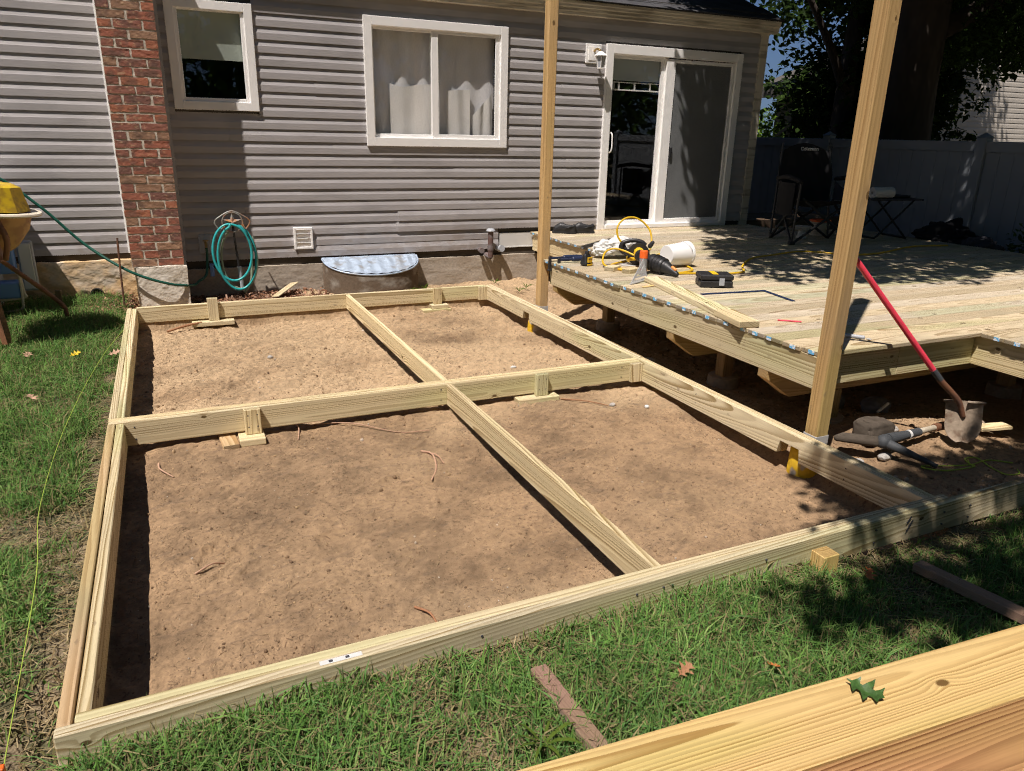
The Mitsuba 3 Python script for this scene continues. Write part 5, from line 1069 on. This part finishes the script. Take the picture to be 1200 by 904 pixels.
# trees closing the yard behind the camera (the panes reflect them)
for q, (x, y_, n_) in enumerate(((-14, -15, 1), (-6, -19, 2), (2, -18, 3), (10, -19, 4), (18, -14, 5), (-15, -6, 6), (15, -21, 7), (24, -17, 8))):
    B_ = thing('yard_tree', 'leafy tree %s, behind the camera' % ('at the left front corner', 'second along the back', 'in the back middle', 'fourth along the back', 'at the right end', 'on the left side', 'fifth along the back', 'at the far right corner')[q], 'tree')
    add('trunk', tube([(x, y_, -.5), (x, y_, 5)], [.35, .2], 10, sm=False), 'bark', B_, smooth=True)
    Cq = np.stack([rg.normal(x, 3.0, 70), rg.normal(y_, 1.5, 70), rg.uniform(.3, 11, 70)], 1)
    m, c = leaves(clump(Cq, rg.uniform(.8, 1.6, 70), 7000, rg, .9), .5, GREEN * 2.6, rg, .3); add('crown', m, 'leaf', B_, color=c)  # leaf colour brightened to imitate backlit glow mirrored in the panes

# ------------------------------------------------------------------ grass, mulch, pebbles, twigs
def blades(P, hgt, wid, cols, rg, lean=.45):
    n = len(P); a = rg.uniform(0, 2 * math.pi, n); D = np.stack([np.cos(a), np.sin(a), 0 * a], 1); W = np.stack([-np.sin(a), np.cos(a), 0 * a], 1)
    ln = np.abs(rg.normal(0, lean, n))[:, None]; hgt = hgt[:, None]; w = (np.asarray(wid) * rg.uniform(.6, 1.4, n))[:, None]
    tw = rg.normal(0, .5, n)[:, None]
    W2_ = W * np.cos(tw) + D * np.sin(tw)
    p1 = P + D * hgt * ln * .35 + [0, 0, 1] * hgt * .5; p2 = P + D * hgt * ln * 1.05 + [0, 0, 1] * hgt * (1 - .35 * np.clip(ln, 0, 1.3))
    V = np.stack([P - W * w * .5, P + W * w * .5, p1 - W2_ * w * .45, p1 + W2_ * w * .45, p2], 1).reshape(-1, 3); b = np.arange(n)[:, None] * 5
    F_ = np.concatenate([b + [0, 1, 3], b + [0, 3, 2], b + [2, 3, 4]], 0)
    return trimesh.Trimesh(V, F_, process=False), np.repeat(np.clip(cols, 0, 1), 5, 0)
def scatter(x0, x1, y0, y1, dens, rg):
    n = int((x1 - x0) * (y1 - y0) * dens); P = np.stack([rg.uniform(x0, x1, n), rg.uniform(y0, y1, n)], 1); return P
def cover(P):
    """How much green there is: bare and straw patches where it is low."""
    Q = np.stack([P[:, 0], P[:, 1], 0 * P[:, 0]], 1)
    g = meshkit.fbm(Q * 1.7, 3, 31) * .6 + meshkit.fbm(Q * 6, 3, 32) * .4
    x, y = P[:, 0], P[:, 1]
    left = x < -.41
    g = g - .35 * np.where(left, sst(-.58, -.45, x) * sst(-.9, -1.6, y) * .7, 0) - .28 * np.where(left, np.exp(-((y + 4.72) / .15) ** 2) + .55 * sst(-5.3, -5.6, y), 0) - .25 * np.where(left, np.exp(-((x + .5) / .15) ** 2 - ((y + 6.1) / .25) ** 2), 0)
    g = g - .10 * np.where(~left, np.exp(-((y + 6.17) / .07) ** 2) * sst(.8, 1.6, x), 0) - .12 * np.where(~left, sst(2.3, 2.9, x) * sst(-6.45, -6.25, y), 0)
    g = g + .12 * np.where(~left, sst(.7, -.2, x), .05)
    return g
rg = np.random.default_rng(5)
regs = [(-2.4, -.43, -2.6, -.15, 7500), (-1.9, -.43, -4.4, -2.6, 8500), (-1.5, -.43, -6.12, -4.4, 11000), (-1.0, 1.4, -7.3, -6.12, 17000), (1.4, 4.2, -7.0, -6.12, 15000)]
P = np.vstack([scatter(*q, rg) for q in regs]); g = cover(P)
keep = rg.uniform(0, 1, len(P)) < (sst(.20, .38, g) * .93 + .07) * np.where(P[:, 0] < -.41, .95, .78)
P = P[keep]; g = g[keep]
z = gz(P[:, 0], P[:, 1], False); base = np.stack([P[:, 0], P[:, 1], z - .005], 1)
hh = rg.uniform(.035, .075, len(P)) * (.6 + .7 * sst(.28, .5, g)) * np.where(P[:, 0] < -.41, 1.05, .92)
ncl = meshkit.noise(np.stack([P[:, 0] * 7, P[:, 1] * 7, 0 * z], 1), 3)
Gc = np.array([(.12, .24, .05), (.16, .29, .07), (.085, .185, .045), (.22, .32, .10), (.125, .25, .075)])
col = Gc[rg.integers(0, 5, len(P))] * (.75 + .5 * ncl)[:, None] * rg.uniform(.8, 1.25, (len(P), 1))
dry = rg.uniform(0, 1, len(P)) < .20 + .24 * (1 - sst(.25, .46, g)); col[dry] = np.array([(.33, .28, .14)]) * rg.uniform(.6, 1.1, (dry.sum(), 1))
wv = np.where(rg.uniform(0, 1, len(hh)) < .10, .0085, .0042) * rg.uniform(.8, 1.2, len(hh)); hh = np.where(wv > .006, hh * .8, hh)
m, c = blades(base, hh * rg.uniform(.7, 1.5, len(hh)), wv, col, rg, .95); add('lawn_grass', m, 'blade', color=c, label='green lawn grass with dry patches left of the frame and in front of it', cat='grass', kind='stuff')
# straw thatch lying flat between the blades
P = np.vstack([scatter(a, b, c_, d_, e_ * .42, rg) for a, b, c_, d_, e_ in regs]); g = cover(P); keep = rg.uniform(0, 1, len(P)) < .38 + .5 * (1 - sst(.22, .42, g)); P = P[keep]
a = rg.uniform(0, 2 * math.pi, len(P)); base = np.stack([P[:, 0], P[:, 1], gz(P[:, 0], P[:, 1], False) + rg.uniform(.0, .02, len(P))], 1)
D = np.stack([np.cos(a), np.sin(a), rg.normal(0, .22, len(P))], 1) * rg.uniform(.025, .06, (len(P), 1)); W = np.stack([-np.sin(a), np.cos(a), 0 * a], 1) * .0016
V = np.stack([base - W, base + W, base + D + W, base + D - W], 1).reshape(-1, 3); b = np.arange(len(P))[:, None] * 4
cc = np.array([(.27, .21, .11), (.19, .135, .07), (.33, .26, .15), (.13, .12, .05)])[rg.integers(0, 4, len(P))] * rg.uniform(.7, 1.2, (len(P), 1))
add('dry_thatch', trimesh.Trimesh(V, np.concatenate([b + [0, 1, 2], b + [0, 2, 3]], 0), process=False), 'vchip', color=np.repeat(cc, 4, 0), label='dry straw coloured thatch lying between the grass blades', cat='thatch', kind='stuff')
# broad weeds in the near lawn
def weed(x, y, n, L, label, mat='leaf', cols=LIME * .55):
    k = thing('weed', label, 'weed')
    z = float1(gz(x, y, False)); V, F_, C_ = [], [], []
    for q in range(n):
        a = q * 2.4 + rg.uniform(-.3, .3); l = L * rg.uniform(.7, 1.2); w = l * .055; d = np.array([math.cos(a), math.sin(a), 0]); s = np.array([-d[1], d[0], 0])
        b0 = len(V); zz = [0, .30, .42, .36]
        for i_, t in enumerate((0, .35, .7, 1.0)):
            ww_ = w * (.5, 1, .8, .0)[i_]; p = np.array([x, y, z + .02]) + d * l * t + [0, 0, l * zz[i_]]
            V += [p - s * ww_, p + s * ww_ + [0, 0, .002]]
        for i_ in range(3): F_ += [[b0 + 2 * i_, b0 + 2 * i_ + 1, b0 + 2 * i_ + 3], [b0 + 2 * i_, b0 + 2 * i_ + 3, b0 + 2 * i_ + 2]]
    cc = np.repeat(cols[rg.integers(0, len(cols), 1)], len(V), 0)
    add('blade', trimesh.Trimesh(V, F_, process=False), mat, k, color=cc)
weed(.765, -6.57, 8, .10, 'broad bladed crabgrass clump left of the reddish batten')
for x, y, lab in ((3.40, -.74, 'small green weed on the dirt between frame and deck'), (3.55, -.60, 'second small weed on the dirt, nearer the house'), (2.45, -.32, 'green weed tuft at the right end of the window well'), (2.28, -.42, 'low green weed under the rim of the window well'), (3.30, -.30, 'tiny green weed in front of the filler pipes'), (3.27, -3.62, 'green grass tuft on the bank behind the middle beam end')): weed(x, y, 7, .09, lab)
# mulch bed
rg = np.random.default_rng(9)
def chips(P, size, cols, lift=.02):
    n = len(P); z = gz(P[:, 0], P[:, 1]); ctr = np.stack([P[:, 0], P[:, 1], z + rg.uniform(0, lift, n)], 1)
    X = rg.normal(0, 1, (n, 3)) * [1, 1, .45]; X /= np.linalg.norm(X, axis=1, keepdims=True); Y = np.cross(X, rg.normal(0, .35, (n, 3)) + [0, 0, 1]); Y /= np.linalg.norm(Y, axis=1, keepdims=True); Z = np.cross(X, Y)
    s = (size * rg.uniform(.5, 1.6, n))[:, None]; X, Y, Z = X * s, Y * s * rg.uniform(.2, .5, (n, 1)), Z * s * .10
    k8 = [X * a + Y * b + Z * c for a in (-1, 1) for b in (-1, 1) for c in (-1, 1)]
    V = (ctr[:, None] + np.stack(k8, 1)).reshape(-1, 3); f = trimesh.creation.box().faces
    bv = trimesh.creation.box().vertices; order = [int((q[0] > 0) * 4 + (q[1] > 0) * 2 + (q[2] > 0)) for q in bv]; f = np.array(order)[f]
    c = np.repeat(cols[rg.integers(0, len(cols), n)] * rg.uniform(.6, 1.3, (n, 1)), 8, 0)
    return trimesh.Trimesh(V, (np.arange(n)[:, None, None] * 8 + f[None]).reshape(-1, 3), process=False), np.clip(c, 0, 1)
MC = np.array([(.30, .15, .09), (.38, .22, .14), (.18, .09, .055), (.45, .30, .22), (.12, .07, .045)])
P = np.vstack([scatter(.10, 1.5, -.80, -.04, 3300, rg), scatter(-.75, -.36, -.75, -.08, 2400, rg)]); P = P[(P[:, 0] < 1.15) | (rg.uniform(0, 1, len(P)) < .25)]
m, c = chips(P, .016, MC, .025); add('bark_mulch', m, 'vchip', color=c, label='reddish brown bark mulch and leaf litter along the foundation', cat='mulch', kind='stuff')
# pebbles and clods over the dirt
DC = np.array([(.30, .20, .12), (.24, .16, .096), (.38, .265, .155), (.18, .12, .075), (.50, .43, .35)])
P = np.vstack([scatter(-.3, 2.94, -6.0, -.9, 260, rg), scatter(3.1, 4.6, -6.0, -2.0, 700, rg)])
ico = trimesh.creation.icosphere(1); n = len(P); s = .0028 * np.exp(rg.normal(0, .5, n)); big = P[:, 0] > 3.05; s[big] *= 1.5; s = np.clip(s, .0015, .014)
V = ico.vertices[None] * (s[:, None] * rg.uniform(.7, 1.3, (n, 1)))[:, :, None] * rg.uniform(.6, 1.2, (n, 1, 3)) + np.stack([P[:, 0], P[:, 1], gz(P[:, 0], P[:, 1]) + s * .3], 1)[:, None]
c = DC[rg.choice(5, n, p=[.3, .27, .22, .17, .04])] * rg.uniform(.7, 1.2, (n, 1))
DP = scatter(-.32, 2.95, -6.03, -.85, 2600, rg)
q0 = meshkit.fbm(np.stack([DP[:, 0] * 4, DP[:, 1] * 4, 0 * DP[:, 0]], 1), 3, 44); DP = DP[rg.uniform(0, 1, len(DP)) < sst(.36, .62, q0) * .9 + .08]
i0 = trimesh.creation.icosahedron(); n0 = len(DP); s0 = .0016 * np.exp(rg.normal(0, .45, n0))
V0 = i0.vertices[None] * (s0[:, None] * rg.uniform(.7, 1.3, (n0, 3)))[:, None, :] + np.stack([DP[:, 0], DP[:, 1], gz(DP[:, 0], DP[:, 1]) + s0 * .4], 1)[:, None]
c0_ = DC[rg.choice(5, n0, p=[.32, .3, .2, .17, .01])] * rg.uniform(.6, 1.15, (n0, 1))
add('crumbs', trimesh.Trimesh(V0.reshape(-1, 3), (np.arange(n0)[:, None, None] * 12 + i0.faces[None]).reshape(-1, 3), process=False), 'vchip', color=np.repeat(c0_, 12, 0), label='fine loose crumbs of soil over the dirt inside the frame', cat='soil crumbs', kind='stuff')
add('clods', trimesh.Trimesh(V.reshape(-1, 3), (np.arange(n)[:, None, None] * len(ico.vertices) + ico.faces[None]).reshape(-1, 3), process=False), 'vchip', color=np.repeat(c, len(ico.vertices), 0), label='small clods and pebbles strewn over the dirt', cat='clods', kind='stuff')
P = scatter(-.3, 4.4, -6.0, -.9, 150, rg); P = P[(P[:, 0] < 2.93) | (P[:, 0] > 3.1)]; n = len(P); a = rg.uniform(0, 6.28, n)
base = np.stack([P[:, 0], P[:, 1], gz(P[:, 0], P[:, 1]) + .003], 1); D = np.stack([np.cos(a), np.sin(a), rg.normal(0, .1, n)], 1) * rg.uniform(.012, .05, (n, 1)); W = np.stack([-np.sin(a), np.cos(a), 0 * a], 1) * .0009; Zu = np.array([0, 0, .003])
V = np.stack([base - W, base + W, base + D * .5 + Zu - W, base + D * .5 + Zu + W, base + D], 1).reshape(-1, 3); b = np.arange(n)[:, None] * 5
cc = np.array([(.42, .30, .17), (.20, .12, .07), (.30, .20, .12)])[rg.integers(0, 3, n)]
add('root_fibres', trimesh.Trimesh(V, np.concatenate([b + [0, 1, 3], b + [0, 3, 2], b + [2, 3, 4]], 0), process=False), 'vchip', color=np.repeat(cc, 5, 0), label='fine root fibres and straw scattered over the dirt', cat='root fibres', kind='stuff')
def twig(pts, r, lab, mat='leaf_tan'):
    add('twig', tube([(x, y, float1(gz(x, y)) + .006 + (.012 if i_ % 2 else 0)) for i_, (x, y) in enumerate(pts)], [r, r * .6], 5, 5), mat, smooth=True, label=lab, cat='twig')
twig([(.55, -3.62), (.56, -3.75), (.535, -3.88)], .005, 'short tan twig in the dirt right of the left cleat')
twig([(.60, -3.66), (.85, -3.80), (1.10, -3.97), (1.28, -4.02)], .004, 'long thin root in the dirt in front of the middle beam')
twig([(1.165, -4.23), (1.20, -4.32), (1.18, -4.45), (1.11, -4.58)], .006, 'curved pale twig in the middle of the front left dirt bay'); twig([(1.165, -4.24), (1.22, -4.33), (1.235, -4.42)], .005, 'fork of the curved pale twig')
twig([(-.07, -5.04), (.0, -4.99), (.05, -4.95)], .005, 'tan twig in the dirt near the left rim shadow'); twig([(.70, -5.60), (.735, -5.68), (.745, -5.76)], .006, 'reddish twig in the dirt near the front rim', 'leaf_brown')
twig([(2.28, -3.83), (2.42, -3.93), (2.55, -4.0)], .005, 'thin reddish twig right of the pale block', 'leaf_brown'); twig([(-.20, -3.95), (-.19, -4.05), (-.13, -4.13)], .006, 'tan curl of root in the shadow of the left rim')
stone(2.585, -4.0, .02, 'rock', 'small pale pebble right of the pale block under the middle beam', (1, .9, .7), 21, cat='pebble', name='pebble'); stone(2.78, -4.12, .016, 'dull_white', 'tiny white pebble below the right rim', (1, 1, .8), 22, cat='pebble', name='pebble')
stone(.62, -1.93, .022, 'rock', 'pale pebble in the back left dirt bay', (1, .9, .7), 23, cat='pebble', name='pebble'); stone(2.35, -2.9, .017, 'dull_white', 'small white pebble in the back right dirt bay', (1.4, .8, .6), 24, cat='pebble', name='pebble')
